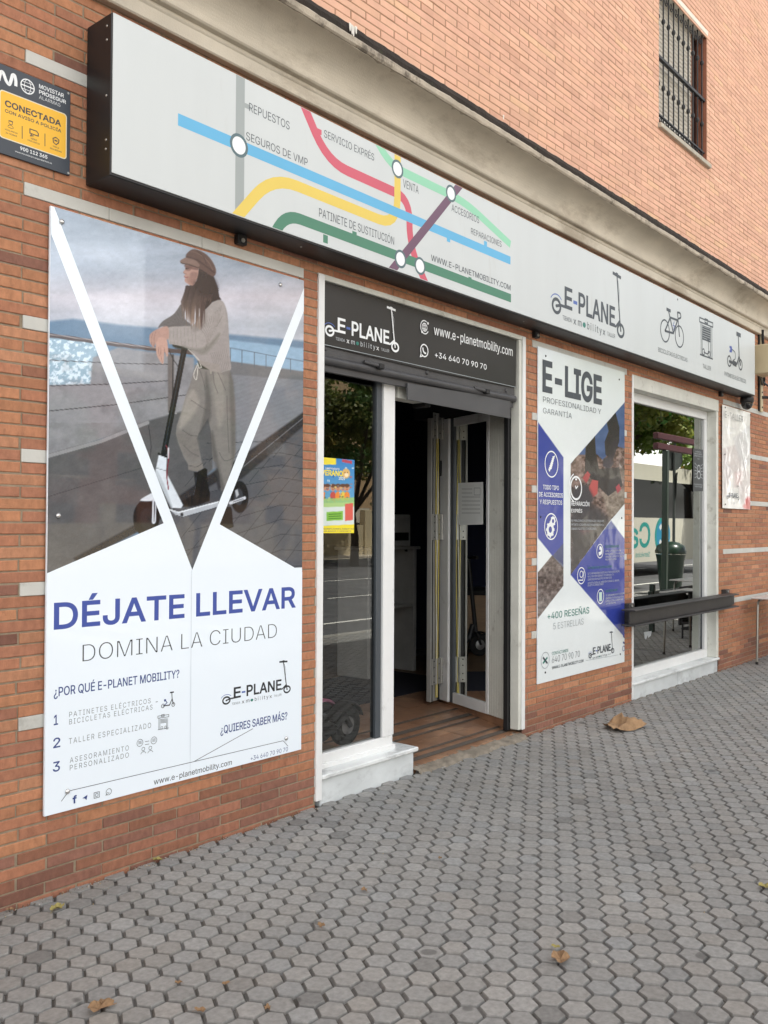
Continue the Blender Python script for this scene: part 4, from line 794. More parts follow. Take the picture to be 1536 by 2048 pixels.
p.poly(Z4([(1000, 752), (1430, 800), (1430, 930), (1000, 930)]), (138, 168, 190), 2); p.poly(Z4([(30, 740), (310, 760), (300, 1000), (30, 1010)]), (150, 176, 190), 2)
gl = fbm(zx, zy_, 15, 14, 4); p.blend(((zx < 300) & (zy_ > 755) & (zy_ < 1000) & (gl > .5)).astype(float)*np.clip((gl-.5)*9, 0, .8), (222, 234, 240))
p.poly(Z4([(270, 990), (285, 850), (420, 795), (830, 850), (830, 1150), (560, 1210), (30, 1390), (30, 1000)]), (142, 140, 140), 2)        # ledge
p.blend(((zy_ > 830) & (zy_ < 1380) & (zx < 830)).astype(float)*np.clip((fbm(zx, zy_, 70, 21)-.5)*1.6, -.2, .35).clip(0), (106, 104, 104))
p.poly(Z4([(30, 1375), (330, 1290), (580, 1190), (760, 1140), (930, 1180), (935, 1450), (760, 1600), (510, 1755), (30, 2040)]), (92, 90, 88), 2)
p.blend(((zy_ > 1200) & (zx < 930) & (zy_ < 2000)).astype(float)*np.clip((fbm(zx, zy_, 90, 23)-.42)*1.1, 0, .5), (112, 110, 106)); p.line(Z4([(30, 1385), (330, 1300), (580, 1200)]), 7, (156, 154, 152), .8); p.line(Z4([(40, 1600), (300, 1520), (560, 1440)]), 1.2, (62, 60, 60), .8); p.line(Z4([(585, 1215), (600, 1330), (590, 1400)]), 1.5, (60, 58, 58))
p.poly(Z4([(930, 930), (1430, 960), (1430, 1150), (1060, 1420), (930, 1450)]), (126, 127, 130), 2); rr = ((zx > 1000) & (zy_ > 940) & (zy_ < 1420)); p.blend(rr*np.clip(np.sin((zy_+zx*.35)*.28)*.5, 0, 1)*.16, (84, 84, 88))
p.poly(Z4([(1430, 1195), (1430, 2040), (1410, 2040), (820, 2040), (500, 1760), (740, 1600), (960, 1440), (1060, 1450)]), (92, 91, 92), 2); p.poly(Z4([(1430, 1135), (1430, 1210), (1090, 1500), (960, 1560), (940, 1470), (1060, 1400)]), (58, 55, 56), 2); p.line(Z4([(1430, 1165), (1080, 1450)]), 2, (108, 106, 106)); p.poly(Z4([(740, 1600), (960, 1450), (985, 1500), (760, 1640), (620, 1740), (200, 1960), (180, 1930), (500, 1755)]), (52, 50, 50), 2)
for i in range(13):                                             # paving joints
    y0 = 1330+i*58+i*i*1.5; p.line(Z4([(1430, y0), (1300, y0-30+i*3), (900-20*i, y0-20+i*30)]), 1.1, (52, 52, 54), .85)
    for j in range(6): x0 = 1420-j*115+(i % 2)*55-i*6; p.line(Z4([(x0, y0-8+(1420-x0)*.06), (x0-48-i*2, y0+50+i*3+(1420-x0)*.06)]), 1.0, (54, 54, 56), .8)
p.poly(Z4([(1020, 868), (1430, 925), (1430, 972), (1020, 940)]), (112, 112, 112), 1.5); p.line(Z4([(1020, 796), (1430, 872)]), 1.6, (96, 112, 124))
for x in (1027, 1088, 1155, 1218, 1285, 1350): p.line(Z4([(x, 797+(x-1020)*.185), (x, 880+(x-1020)*.14)]), 1.5, (92, 104, 112))
p.line(Z4([(40, 728), (360, 772), (640, 806), (840, 824)]), 8.5, (92, 78, 72)); p.line(Z4([(40, 722), (360, 766), (640, 800)]), 2, (176, 164, 158), .8)
for pts in ([(40, 862), (400, 880), (720, 886)], [(40, 1002), (400, 992), (720, 972)], [(40, 1138), (420, 1102), (790, 1050)]): p.line(Z4(pts), 1.4, (58, 54, 54))
p.poly(Z4([(688, 830), (722, 832), (720, 1150), (690, 1150)]), (112, 104, 98), 1); p.line(Z4([(716, 835), (715, 1150)]), 2.5, (70, 66, 62)); p.line(Z4([(682, 1150), (735, 1150)]), 2.5, (150, 146, 144))
# scooter, back to front
z6 = Z6; p.ell(*Z6([(845, 1815)])[0], 17.5, 32, (34, 34, 36)); p.ell(*Z6([(838, 1815)])[0], 9, 17, (66, 66, 68)); p.line(Z6([(780, 1858), (880, 1822)]), 6, (196, 198, 202)); p.line(Z6([(800, 1850), (870, 1828)]), 1.5, (90, 90, 94)); p.poly(Z6([(812, 1770), (830, 1760), (840, 1800), (822, 1820)]), (176, 178, 180))
p.poly(Z6([(430, 1870), (640, 1782), (725, 1760), (705, 1850), (480, 1900)]), (78, 78, 80)); p.poly(Z6([(345, 1900), (410, 1922), (690, 1848), (705, 1880), (440, 1962), (395, 1945)]), (172, 176, 180)); p.line(Z6([(350, 1905), (412, 1925), (695, 1850)]), 2.2, (222, 226, 228)); p.line(Z6([(400, 1945), (440, 1960), (700, 1885)]), 1.6, (70, 70, 72)); p.ell(*Z6([(437, 1940)])[0], 3, 4, (54, 54, 56))
p.ell(*Z6([(185, 1965)])[0], 26, 37, (26, 27, 29)); p.ell(*Z6([(190, 1970)])[0], 14, 22, (40, 41, 43))
# the printed figure
sk, sk2 = (176, 138, 122), (140, 106, 94); kn, kn2 = (152, 143, 137), (108, 102, 98); pa, pa2 = (128, 122, 114), (84, 79, 74)
P_ = lambda pts, c, **k: p.poly(Z6(pts), c, **{'curve': True, 'soft': .9, **k}); Q_ = lambda pts, w_, c, a=1.0: p.line(Z6(pts), w_, c, a, curve=True)
P_([(430, 455), (447, 500), (460, 560), (505, 600), (492, 640), (400, 622), (340, 640), (300, 612), (268, 622), (300, 575), (370, 530), (405, 490)], kn2)
for i in range(7): Q_([(420-i*18, 490+i*18), (440-i*12, 560+i*8), (420-i*14, 610)], 1.0, (96, 89, 84), .7)
P_([(700, 1935), (780, 1885), (796, 1990), (796, 2030), (720, 2030)], (30, 30, 32)); P_([(545, 1640), (600, 1610), (616, 1622), (615, 1700), (636, 1790), (632, 1842), (560, 1872), (480, 1884), (415, 1874), (432, 1850), (518, 1800), (530, 1720), (522, 1640)], (27, 27, 29), curve=False)
Q_([(540, 1650), (532, 1740), (520, 1800)], 1.2, (70, 70, 72)); Q_([(415, 1876), (500, 1886), (630, 1845)], 1.6, (52, 52, 54))
P_([(530, 880), (640, 908), (700, 932), (775, 915), (800, 1000), (812, 1130), (816, 1300), (816, 1500), (792, 1600), (762, 1700), (742, 1775), (715, 1772), (700, 1650), (682, 1572), (656, 1560), (650, 1480), (642, 1350), (622, 1262), (590, 1310), (555, 1368), (542, 1402), (568, 1520), (585, 1610), (548, 1635), (482, 1622), (484, 1590), (448, 1530), (410, 1430), (394, 1370), (400, 1310), (430, 1230), (470, 1080), (498, 1010), (518, 930)], pa, curve=False)
P_([(608, 930), (640, 1100), (640, 1260), (600, 1320), (560, 1370), (600, 1180), (600, 1040)], pa2, a=.55, soft=3); P_([(655, 1350), (680, 1480), (710, 1640), (745, 1770), (715, 1772), (660, 1560), (640, 1400)], pa2, a=.6, soft=3); P_([(770, 950), (800, 1000), (816, 1300), (812, 1520), (790, 1580), (780, 1300)], pa2, a=.45, soft=3)
P_([(470, 1110), (520, 1060), (560, 1150), (500, 1260), (430, 1330), (420, 1280)], (158, 150, 138), a=.7, soft=4); P_([(660, 960), (720, 960), (740, 1200), (700, 1330), (670, 1180)], (154, 146, 134), a=.6, soft=4); P_([(400, 1380), (450, 1350), (545, 1400), (560, 1520), (520, 1560), (450, 1500)], (120, 112, 104), a=.6, soft=3)
for pts in ([(655, 930), (665, 1010), (690, 1080)], [(560, 910), (590, 1000), (600, 1060)], [(690, 935), (720, 1000), (745, 1060)], [(500, 1130), (560, 1170), (610, 1200)], [(440, 1340), (500, 1380), (545, 1385)], [(450, 1450), (500, 1500), (560, 1530)], [(700, 1500), (740, 1560), (800, 1540)], [(755, 1100), (760, 1300), (770, 1500)]): Q_(pts, 1.3, (92, 86, 80), .75)
p.poly(Z6([(480, 1588), (582, 1572), (588, 1612), (548, 1634), (483, 1624)]), (128, 121, 112), .8); Q_([(484, 1592), (540, 1602), (583, 1576)], 1.2, (88, 82, 76))
p.poly(Z6([(545, 838), (645, 872), (648, 920), (560, 905)]), (62, 62, 48)); p.line(Z6([(632, 872), (642, 940)]), 3, (150, 142, 130)); p.line(Z6([(556, 850), (575, 900), (560, 905), (545, 870)]), 1.6, (196, 192, 180)); Q_([(548, 880), (520, 950), (540, 985), (550, 900)], 1.3, (206, 200, 190))
P_([(690, 420), (732, 442), (758, 520), (768, 640), (776, 800), (784, 905), (760, 922), (700, 936), (650, 882), (560, 862), (515, 800), (480, 760), (500, 700), (495, 640), (520, 600), (600, 480), (640, 440)], kn)
for i in range(9): Q_([(640+i*14, 800-i*4), (660+i*13, 870), (668+i*13, 930-abs(i-3)*4)], 1.0, (126, 117, 109), .7)
p.line(Z6([(455, 765), (310, 1505)]), 11.5, (30, 35, 36)); p.line(Z6([(447, 800), (312, 1480)]), 2, (62, 70, 70), .7); p.line(Z6([(345, 780), (380, 850), (410, 895)]), 1.5, (40, 42, 42))
P_([(372, 735), (430, 720), (520, 738), (534, 770), (490, 778), (390, 762)], (50, 56, 48)); Q_([(480, 770), (540, 830), (560, 850)], 1.6, (214, 208, 196), .8)
P_([(640, 450), (700, 428), (737, 460), (747, 560), (732, 640), (684, 712), (602, 802), (540, 792), (440, 752), (370, 737), (344, 727), (334, 640), (350, 615), (430, 610), (520, 602), (590, 560), (612, 500)], (158, 149, 142))
for i in range(12): Q_([(560+i*14, 620-i*14), (610+i*8, 690-i*10), (600+i*11, 780-i*22)], 1.0, (132, 122, 114), .75)
for i in range(8): Q_([(350+i*26, 620), (352+i*26, 680), (358+i*26, 738+i*3)], .9, (140, 130, 121), .7)
P_([(440, 745), (540, 770), (620, 740), (700, 660), (690, 700), (602, 802), (540, 794)], (112, 108, 96), a=.55, soft=3); P_([(500, 610), (560, 580), (610, 520), (600, 600), (530, 650)], (128, 118, 110), a=.6, soft=3)
P_([(260, 698), (325, 690), (340, 800), (330, 822), (314, 790), (306, 870), (294, 870), (268, 830), (254, 780)], (188, 148, 130)); P_([(215, 662), (262, 630), (337, 613), (342, 700), (310, 690), (272, 692), (240, 755), (224, 745), (209, 720), (207, 690)], sk)
for pts in ([(232, 660), (222, 700), (226, 742)], [(252, 650), (240, 700), (240, 750)], [(285, 760), (290, 820), (298, 866)], [(270, 760), (276, 820)], [(312, 760), (318, 800)]): Q_(pts, 1.0, sk2, .9)
P_([(560, 195), (625, 215), (664, 262), (690, 330), (702, 400), (716, 422), (690, 424), (650, 440), (620, 475), (590, 500), (540, 470), (500, 420), (478, 330), (500, 322), (540, 290), (548, 230)], (56, 47, 46), curve=False)
rh = np.random.default_rng(77)
for k in range(46):
    t_ = k/45; xr = 470+t_*225; y0 = 322-90*min(1, max(0, (t_-.28)*3)); y0 = max(y0, 232, 232+1.9*(xr-632)); tipx = 452+t_*190+rh.normal(0, 10); tipy = (566+52*math.sin(t_*2.6)+rh.normal(0, 20)) if t_ < .72 else 430+rh.normal(0, 18); w0_ = 6+4*rh.random(); m_ = rh.random()
    top = np.array([62, 51, 49])*(.8+.4*rh.random()); end = np.array([158, 130, 108])*(.72+.4*rh.random()) if t_ < .62 else np.array([96, 74, 66])
    mx_ = (xr+tipx)/2-14+rh.normal(0, 4); my_ = (y0+tipy)/2; yy = np.clip((p.y-(480+y0*280/989))/((tipy-y0)*280/989), 0, 1)[:, None]; P_([(xr-w0_, y0), (xr+w0_, y0), (mx_+w0_*1.1, my_), (tipx+1, tipy), (tipx-1, tipy), (mx_-w0_*1.1, my_)], top*(1-yy**1.4)+end*yy**1.4, curve=False, a=.85, soft=.7)
P_([(700, 880), (560, 850), (556, 870), (640, 925), (720, 940)], (150, 140, 131), curve=False)
P_([(470, 168), (545, 190), (552, 240), (532, 300), (515, 320), (490, 316), (464, 300), (455, 282), (461, 264), (451, 254), (459, 243), (446, 228), (460, 205)], sk, soft=.7)
P_([(500, 230), (548, 235), (530, 300), (512, 318), (495, 290)], sk2, a=.75, soft=2); P_([(462, 185), (500, 188), (498, 214), (468, 216)], (120, 88, 78), a=.7, soft=1.5); P_([(470, 268), (500, 262), (512, 310), (490, 316)], (150, 114, 100), a=.6, soft=2); P_([(462, 172), (545, 192), (545, 212), (465, 196)], (112, 82, 74), a=.8, soft=1.2); p.line(Z6([(455, 262), (480, 264)]), 1.6, (140, 78, 74)); p.line(Z6([(464, 200), (482, 203)]), 1.5, (70, 50, 46)); p.ell(*Z6([(468, 203)])[0], 1.3, 1.0, (46, 36, 34)); Q_([(447, 228), (456, 238), (470, 240)], 1.0, sk2)
P_([(530, 300), (600, 260), (660, 270), (690, 340), (640, 400), (560, 380), (535, 340)], (52, 43, 43), a=.7, soft=5); 
P_([(470, 98), (512, 65), (562, 74), (612, 104), (652, 150), (677, 205), (673, 245), (650, 257), (600, 226), (545, 197), (478, 172), (466, 130)], (100, 76, 68)); P_([(424, 150), (444, 133), (480, 121), (530, 140), (562, 176), (545, 190), (480, 172), (440, 170)], (132, 106, 94))
Q_([(470, 118), (540, 140), (600, 180), (665, 230)], 3.0, (78, 58, 54), .9); Q_([(500, 80), (560, 100), (620, 150), (655, 210)], 1.4, (128, 102, 92), .8); Q_([(540, 72), (590, 120), (610, 170)], 1.2, (66, 50, 48), .8); p.line(Z6([(430, 162), (480, 172), (545, 192)]), 1.6, (60, 46, 44))
# scooter front
P_([(275, 1508), (330, 1530), (325, 1640), (445, 1872), (432, 1894), (368, 1892), (300, 1762), (248, 1645)], (206, 212, 216), curve=False); p.line(Z6([(272, 1510), (330, 1532)]), 4, (30, 32, 34)); p.line(Z6([(255, 1610), (322, 1630)]), 1.3, (120, 126, 130)); P_([(248, 1645), (270, 1640), (330, 1770), (372, 1890), (350, 1880), (300, 1762)], (170, 176, 180), a=.7)
P_([(142, 1838), (200, 1800), (238, 1786), (250, 1830), (205, 1845)], (204, 208, 212)); p.line(Z6([(245, 1820), (238, 1990)]), 8, (200, 204, 208)); p.line(Z6([(245, 1850), (240, 1985)]), 2, (60, 60, 62)); Q_([(325, 1450), (345, 1520), (330, 1650), (342, 1760)], 2.2, (128, 44, 52)); p.line(Z6([(342, 1470), (340, 1540)]), 2.5, (214, 214, 214))
fold = fbm(X*1.0, Y*1.6, 9, 91, 4)[:, None]-.5; p.C = p.C*(1+fold*.09); g_ = p.C.mean(1)[:, None]; p.C = g_+(p.C-g_)*.86; p.C = (p.C-128)*1.14+np.array([125, 130, 137]); p.C += (RNG.random(len(X))[:, None]-.5)*6
p.build('printed_picture', m_print, AP, .0004)
# ---- alarm company plate, far left
AL = thing('alarm_sign', 'dark grey alarm plate with yellow field on the brick at the far left', 'sign', (1.75, -.01, 3.05)); Z7 = zoom(0, 110, 150/1229)
al = wall(.0125); kd = ink('plate_dark', (52, 60, 70)); ky = ink('plate_yellow', (236, 182, 44)); kdt = ink('plate_text', (44, 50, 58))
tr, br = al.uv(*Z7([(1153, 600)])[0]), al.uv(*Z7([(1150, 1980)])[0]); ax1 = (tr[0]+br[0])/2; az1, az0 = tr[1], br[1]; ax0 = al.uv(-14, 200)[0]
b = MB(); b.box((ax0, -.0122, az0), (ax1, -.004, az1), kd, .0015); b.box((ax0+.03, -.004, az0+.03), (ax1-.03, .006, az1-.03), m_blk)
yl, yr_, yt, yb_ = al.uv(*Z7([(5, 900)])[0])[0], al.uv(*Z7([(1080, 1300)])[0])[0], al.uv(*Z7([(1080, 985)])[0])[1], al.uv(*Z7([(1080, 1700)])[0])[1]
def rrect(u0, u1, v0, v1, r): return [(u0+r-r*math.cos(t), v1-r+r*math.sin(t)) for t in np.linspace(0, 1.57, 5)]+[(u1-r+r*math.sin(t), v1-r+r*math.cos(t)) for t in np.linspace(0, 1.57, 5)]+[(u1-r+r*math.cos(t), v0+r-r*math.sin(t)) for t in np.linspace(0, 1.57, 5)]+[(u0+r-r*math.sin(t), v0+r-r*math.cos(t)) for t in np.linspace(0, 1.57, 5)]
b.uvpoly(al, rrect(yl-.004, yr_+.004, yb_-.004, yt+.004, .014), ink('plate_rim', (222, 214, 190))); b.uvpoly(al, rrect(yl, yr_, yb_, yt, .012), ky)
t7 = lambda t, z, m, w_, s_=1.0: b.text(al, t, *Z7(z), m, w_, 0, s_)
t7('MOVISTAR', [(640, 545), (1045, 695), (640, 478)], k_white, .02); t7('PROSEGUR', [(640, 635), (1080, 800), (640, 572)], k_white, .03); t7('ALARMAS', [(640, 720), (990, 845), (640, 662)], k_white, -.02)
t7('CONECTADA', [(80, 845), (1000, 1170), (80, 738)], kdt, .05); t7('CON AVISO A POLICÍA', [(80, 935), (1003, 1275), (80, 880)], kdt, .035)
t7('VIGILANCIA', [(78, 1225), (290, 1300), (78, 1200)], kdt, .02); t7('24 HORAS', [(92, 1285), (278, 1345), (92, 1258)], kdt, .02); t7('VIDEO', [(500, 1382), (605, 1412), (500, 1352)], kdt, .02); t7('VIGILANCIA', [(448, 1400), (652, 1475), (448, 1375)], kdt, .02); t7('TRIPLE', [(862, 1505), (968, 1540), (862, 1482)], kdt, .02); t7('SEGURIDAD', [(818, 1535), (1012, 1605), (818, 1510)], kdt, .02)
t7('900 112 365', [(330, 1560), (775, 1700), (330, 1500)], k_white, .03); t7('www.movistarproseguralarmas.es', [(248, 1590), (850, 1785), (248, 1565)], k_white, -.0)
l7 = lambda z, w_, m, **k: b.line(al, Z7(z), w_, m, **k)
l7([(-20, 400), (10, 290), (50, 290), (100, 420), (150, 480), (180, 420), (205, 335), (240, 340), (258, 420), (258, 500)], .0135, k_white, curve=True, cap=.003)
gc = al.uv(*Z7([(452, 518)])[0]); b.ring(al, gc, .029, .0045, k_white); b.ring(al, gc, .028, .002, k_white, sx=.5)
for dv in (-.015, 0, .015): b.uvline(al, [(gc[0]-math.sqrt(max(0, .028**2-dv*dv)), gc[1]+dv), (gc[0]+math.sqrt(max(0, .028**2-dv*dv)), gc[1]+dv)], .002 if dv else .005, k_white)
for x in (363, 736): l7([(x, 1165+(x-363)*.33), (x, 1372+(x-363)*.33)], .003, kdt)
c = al.uv(*Z7([(175, 1110)])[0]); b.ring(al, c, .008, .002, kdt, n=16); b.uvline(al, [(c[0]-.009, c[1]+.006), (c[0]+.010, c[1]+.006)], .004, kdt); b.ring(al, (c[0], c[1]-.022), .012, .002, kdt, a0=10, a1=170, n=12); b.uvline(al, [(c[0]-.009, c[1]-.022), (c[0]+.009, c[1]-.022)], .002, kdt)
l7([(490, 1210), (600, 1250), (628, 1290), (625, 1330), (570, 1310), (490, 1280)], .004, kdt, closed=True); l7([(520, 1290), (500, 1325), (550, 1325)], .004, kdt); l7([(868, 1365), (915, 1350), (965, 1395), (960, 1440), (918, 1470), (875, 1430)], .004, kdt, closed=True); l7([(890, 1395), (940, 1415)], .006, kdt)
for z in ((1120, 628), (1120, 1935)): c = al.uv(*Z7([z])[0]); b.disc(al, c, .005, m_hin)
b.build('plate', AL); AL.location = (ax0, -.01, az0); bpy.data.objects['plate'].location = (1.75-ax0, 0, 3.05-az0)

# ---- black vinyl banner over the roller shutter
BN = thing('banner', 'black vinyl banner with white scooter logo, web address and telephone, above the shutter', 'banner', (4.7, 0, 2.6)); Z8 = zoom(620, 540, 440/1536)
bn = wall(-.012); m_vin = mat('black_vinyl', (27, 27, 28), .38, var=.08, vs=1.5, spec=.5, wave=.004, wave_s=2.2)
cs = [bn.uv(*p) for p in ((641, 562), (1033, 680), (1032, 775), (641, 688))]; nu, nv = 60, 20; b = MB(); vs = []; 
for j in range(nv+1):
    for i in range(nu+1):
        s_, t_ = i/nu, j/nv; q = (cs[0]*(1-s_)+cs[1]*s_)*(1-t_)+(cs[3]*(1-s_)+cs[2]*s_)*t_; sag = -.012*math.sin(3.1*s_)*t_; vs.append(bn.P((q[0], q[1]+sag), .0015*math.sin(s_*9+t_*2)))
b.add(vs, [(j*(nu+1)+i, (j+1)*(nu+1)+i, (j+1)*(nu+1)+i+1, j*(nu+1)+i+1) for j in range(nv) for i in range(nu)], m_vin, True)
k = len(b.v); 
pb = .0035; t8 = lambda t, z, m, w_: b.text(bn, t, *Z8(z), m, w_, pb)
t8('www.e-planetmobility.com', [(862, 440), (1412, 612), (862, 372)], k_white, .012); t8('+34 640 70 90 70', [(868, 600), (1230, 706), (868, 560)], k_white, .015)
e0, e1, et = [bn.uv(*q) for q in Z8([(190, 442), (550, 508), (190, 330)])]; ck = (et[1]-e0[1])*.93; logo(b, bn, e0[0], e0[1]+.006, ck, k_white, k_pale, pb, kx=(e1[0]-e0[0])/(4.34*ck))
gc = bn.uv(*Z8([(797, 400)])[0]); b.ring(bn, gc, .0425, .0070, k_white, pb, a0=60, a1=330); b.ring(bn, gc, .0260, .0050, k_white, pb); b.ring(bn, gc, .0260, .0040, k_white, pb, sx=.45)
for dv in (-.0110, .0110): b.uvline(bn, [(gc[0]-.0235, gc[1]+dv), (gc[0]+.0235, gc[1]+dv)], .0040, k_white, pb)
b.uvline(bn, [(gc[0], gc[1]-.0260), (gc[0], gc[1]+.0260)], .0040, k_white, pb); b.disc(bn, (gc[0]+.0350, gc[1]+.0310), .0090, k_white, pb); b.disc(bn, (gc[0]-.0275, gc[1]-.0340), .0090, k_white, pb)
gc = bn.uv(*Z8([(795, 563)])[0]); b.ring(bn, gc, .0390, .0080, k_white, pb, a0=-135, a1=210); b.uvline(bn, [(gc[0]-.0340, gc[1]-.0225), (gc[0]-.0425, gc[1]-.0450), (gc[0]-.0150, gc[1]-.0375)], .0075, k_white, pb)
b.uvline(bn, spline([(gc[0]-.0160, gc[1]+.0170), (gc[0]-.0110, gc[1]-.0030), (gc[0]+.0040, gc[1]-.0160), (gc[0]+.0190, gc[1]-.0140)]), .0110, k_white, pb)
b.uvline(bn, [cs[3]+[0, .002], cs[2]+[0, .002]], .004, k_grey, .001); b.build('vinyl', BN)

# ---- printed panel on the pier between door and window
P2 = thing('advertising_panel', 'narrow blue and white panel reading E-LIGE between the doorway and right window', 'sign', (6.74, -.01, .36)); Q8 = zoom(1050, 660, 220/609); Q9 = zoom(1060, 880, 200/1078)
m_p2 = mat('vinyl_print', (0, 0, 0), .2, attr='Col', var=.02, vs=3, coat=1, coat_rough=.05, wave=.003, wave_s=3.2)
p2 = wall(.0125); x0, x1, z0, z1 = 5.990, 7.492, .368, 2.945
b = MB(); b.box((x0, -.0122, z0), (x1, -.004, z1), m_board, .0015); b.box((x0+.05, -.004, z0+.05), (x1-.05, .006, z1-.05), m_blk)
for px, py in ((1091, 712), (1238, 759), (1081, 1034), (1243, 1036), (1090, 1345), (1240, 1308)): c = p2.uv(px, py); b.lathe([(.009, 0), (.007, .003)], (c[0], -.0145, c[1]), m_blk, 10, (0, -1, 0))
fb = .0026
t9 = lambda t, z, m, w_, f=Q8: b.text(p2, t, *f(z), m, w_, fb)
t9('E-LIGE', [(95, 352), (424, 408), (95, 172)], k_dark, .05); t9('PROFESIONALIDAD Y', [(98, 402), (420, 465), (98, 370)], k_text, -.01); t9('GARANTÍA', [(98, 463), (258, 488), (98, 432)], k_text, -.01)
t9('TODO TIPO', [(98, 883), (186, 886), (98, 858)], k_white, .02); t9('DE ACCESORIOS', [(76, 925), (208, 925), (76, 900)], k_white, .02); t9('Y RESPUESTOS', [(80, 967), (204, 965), (80, 942)], k_white, .02)
t9('REPARACIÓN', [(255, 972), (355, 976), (255, 948)], k_white, .02); t9('EXPRÉS', [(255, 1010), (315, 1012), (255, 990)], k_white, .02)
for i, tt in enumerate(('NO PARALIZAMOS A LOS PINCHAZOS, CUALQUIER', 'PATINETE A CASA EN UNAS HORAS PUES HOY EL', 'SÁBADO SUJETO A CONDICIONES')): t9(tt, [(255, 1062+22*i), (435 if i < 2 else 393, 1062+22*i), (255, 1050+22*i)], k_pale, 0)
t9('+400 RESEÑAS', [(123, 1603), (354, 1568), (123, 1565)], k_green, .01); t9('5 ESTRELLAS', [(155, 1658), (323, 1630), (155, 1622)], k_grey, -.012); t9('CONTÁCTANOS', [(148, 1800), (238, 1782), (148, 1782)], k_green, .0); t9('640 70 90 70', [(148, 1845), (302, 1808), (148, 1808)], k_text, -.02); t9('WWW.E-PLANETMOBILITY.COM', [(148, 1878), (322, 1838), (148, 1862)], k_dark, .02)
t9('PATINETE DE SUSTITUCIÓN', [(348, 1320), (478, 1318), (348, 1308)], k_green, .01); t9('CUSTOMIZAMOS', [(443, 1203), (520, 1205), (443, 1190)], k_green, .01); t9('SEGUROS VMP', [(445, 1450), (510, 1447), (445, 1437)], k_green, .01)
for i, tt in enumerate(('SI TU REPARACIÓN EXCEDE NUESTRAS ALQUILACIÓN,', 'NO LO DES POR CERRADO, TE PONEMOS A TU', 'DISPOSICIÓN NUESTRO PATINETE DE', 'SUSTITUCIÓN. AL UNIR SIN CUIDAR EL ABUSO,', 'SUJETO A CONDICIONES')): t9(tt, [(346, 1347+17*i), ((522, 490, 478, 520, 432)[i], 1347+17*i), (346, 1337+17*i)], k_pale, 0)
for i in range(4): t9(('CAMBIA TU PATINETE POR OTRO', 'MANILLARES Y PUÑOS NUEVOS', 'VINILOS Y LUCES DE COLOR', 'PREGUNTA EN TIENDA')[i], [(443, 1226+16*i), ((530, 545, 545, 505)[i], 1226+16*i), (443, 1217+16*i)], k_pale, 0); t9(('TE ASESORAMOS EN TU SEGURO', 'CONTRATA TU PÓLIZA DE FORMA', 'RÁPIDA Y CON LA COBERTURA', 'QUE NECESITAS')[i], [(445, 1468+16*i), ((550, 545, 540, 500)[i], 1468+16*i), (445, 1459+16*i)], k_pale, 0)
cr = lambda x, y, r_, m=k_white, w_=.010: b.ring(p2, p2.uv(*Q8([(x, y)])[0]), r_, w_, m, fb)
cr(145, 743, .100); cr(143, 1088, .100); cr(413, 1224, .058, w_=.008); cr(310, 1360, .066, w_=.008); cr(416, 1475, .060, w_=.008)
lq = lambda z, w_, m=k_white, **k: b.line(p2, Q8(z), w_, m, fb, **k)
lq([(132, 782), (158, 702)], .018)
for i in range(8): lq([(128+3.2*i, 772-9.5*i), (146+2.4*i, 765-9.5*i)], .012)
for x, y, r_ in ((138, 1105, .040), (153, 1058, .026)):
    c = p2.uv(*Q8([(x, y)])[0]); b.ring(p2, c, r_, r_*.75, k_white, fb)
    for i in range(8): t_ = i*math.pi/4; b.uvline(p2, [(c[0]+r_*math.cos(t_), c[1]+r_*math.sin(t_)), (c[0]+r_*1.6*math.cos(t_), c[1]+r_*1.6*math.sin(t_))], r_*.5, k_white, fb)
c = p2.uv(*Q8([(281, 875)])[0]); b.ring(p2, c, .092, .016, k_white, fb); b.ring(p2, c, .118, .012, k_white, fb, a0=110, a1=250); lq([(276, 862), (281, 877), (291, 864)], .012); lq([(281, 832), (281, 822)], .03)
lq([(406, 1240), (420, 1232), (420, 1212), (410, 1205)], .030, curve=True); c = p2.uv(*Q8([(416, 1476)])[0]); b.uvpoly(p2, [(c[0]-.026, c[1]-.038), (c[0]+.026, c[1]-.038), (c[0]+.026, c[1]+.038), (c[0]-.026, c[1]+.038)], ink('mint_doc', (190, 216, 206)), fb)
c = p2.uv(*Q8([(310, 1352)])[0]); b.ring(p2, c, .026, .007, k_white, fb); lq([(294, 1385), (318, 1385), (323, 1335)], .008)
cr(110, 1828, .062, k_grey, .005); lq([(98, 1845), (122, 1812)], .016, k_green); lq([(98, 1812), (122, 1845)], .016, k_dark)
e0, e1, et = [p2.uv(*q) for q in Q8([(374, 1798), (472, 1775), (374, 1758)])]; ck = et[1]-e0[1]; logo(b, p2, e0[0], (e0[1]+e1[1])/2, ck, k_dark, k_text, fb, kx=(e1[0]-e0[0])/(4.34*ck))
lq([(335, 1830), (515, 1798)], .003, k_grey)
for y in (1695, 1728): lq([(541, y), (549, y+6)], .016, k_navy)
cr(544, 1763, .022, k_navy, .006); b.build('board', P2)
p = Paint(p2, x0+.001, x1-.001, z0+.001, z1-.001, (.007, .0042)); X, Y = p.x, p.y; p.C[:] = (230, 238, 240); bl_ = (56, 70, 158)
p.poly(Q8([(70, 508), (212, 705), (212, 1300), (152, 1252), (70, 1150)]), bl_, .5)
n3 = fbm(X, Y, 5, 41, 3)[:, None]; n4 = fbm(X, Y, 14, 44)[:, None]
p.poly(Q8([(60, 1355), (150, 1247), (212, 1315), (212, 1415), (60, 1612)]), np.array([104, 92, 88])+(n3-.5)*120+(n4-.5)*40, .5); p.poly(Q8([(152, 1250), (212, 1180), (212, 1316)]), (72, 78, 108), .5, .8)
ph = Q8([(252, 740), (560, 390), (560, 962), (475, 1050), (252, 1358)]); sky_ = np.array([78, 100, 142])+(n4-.5)*30; p.poly(ph, sky_, .5)
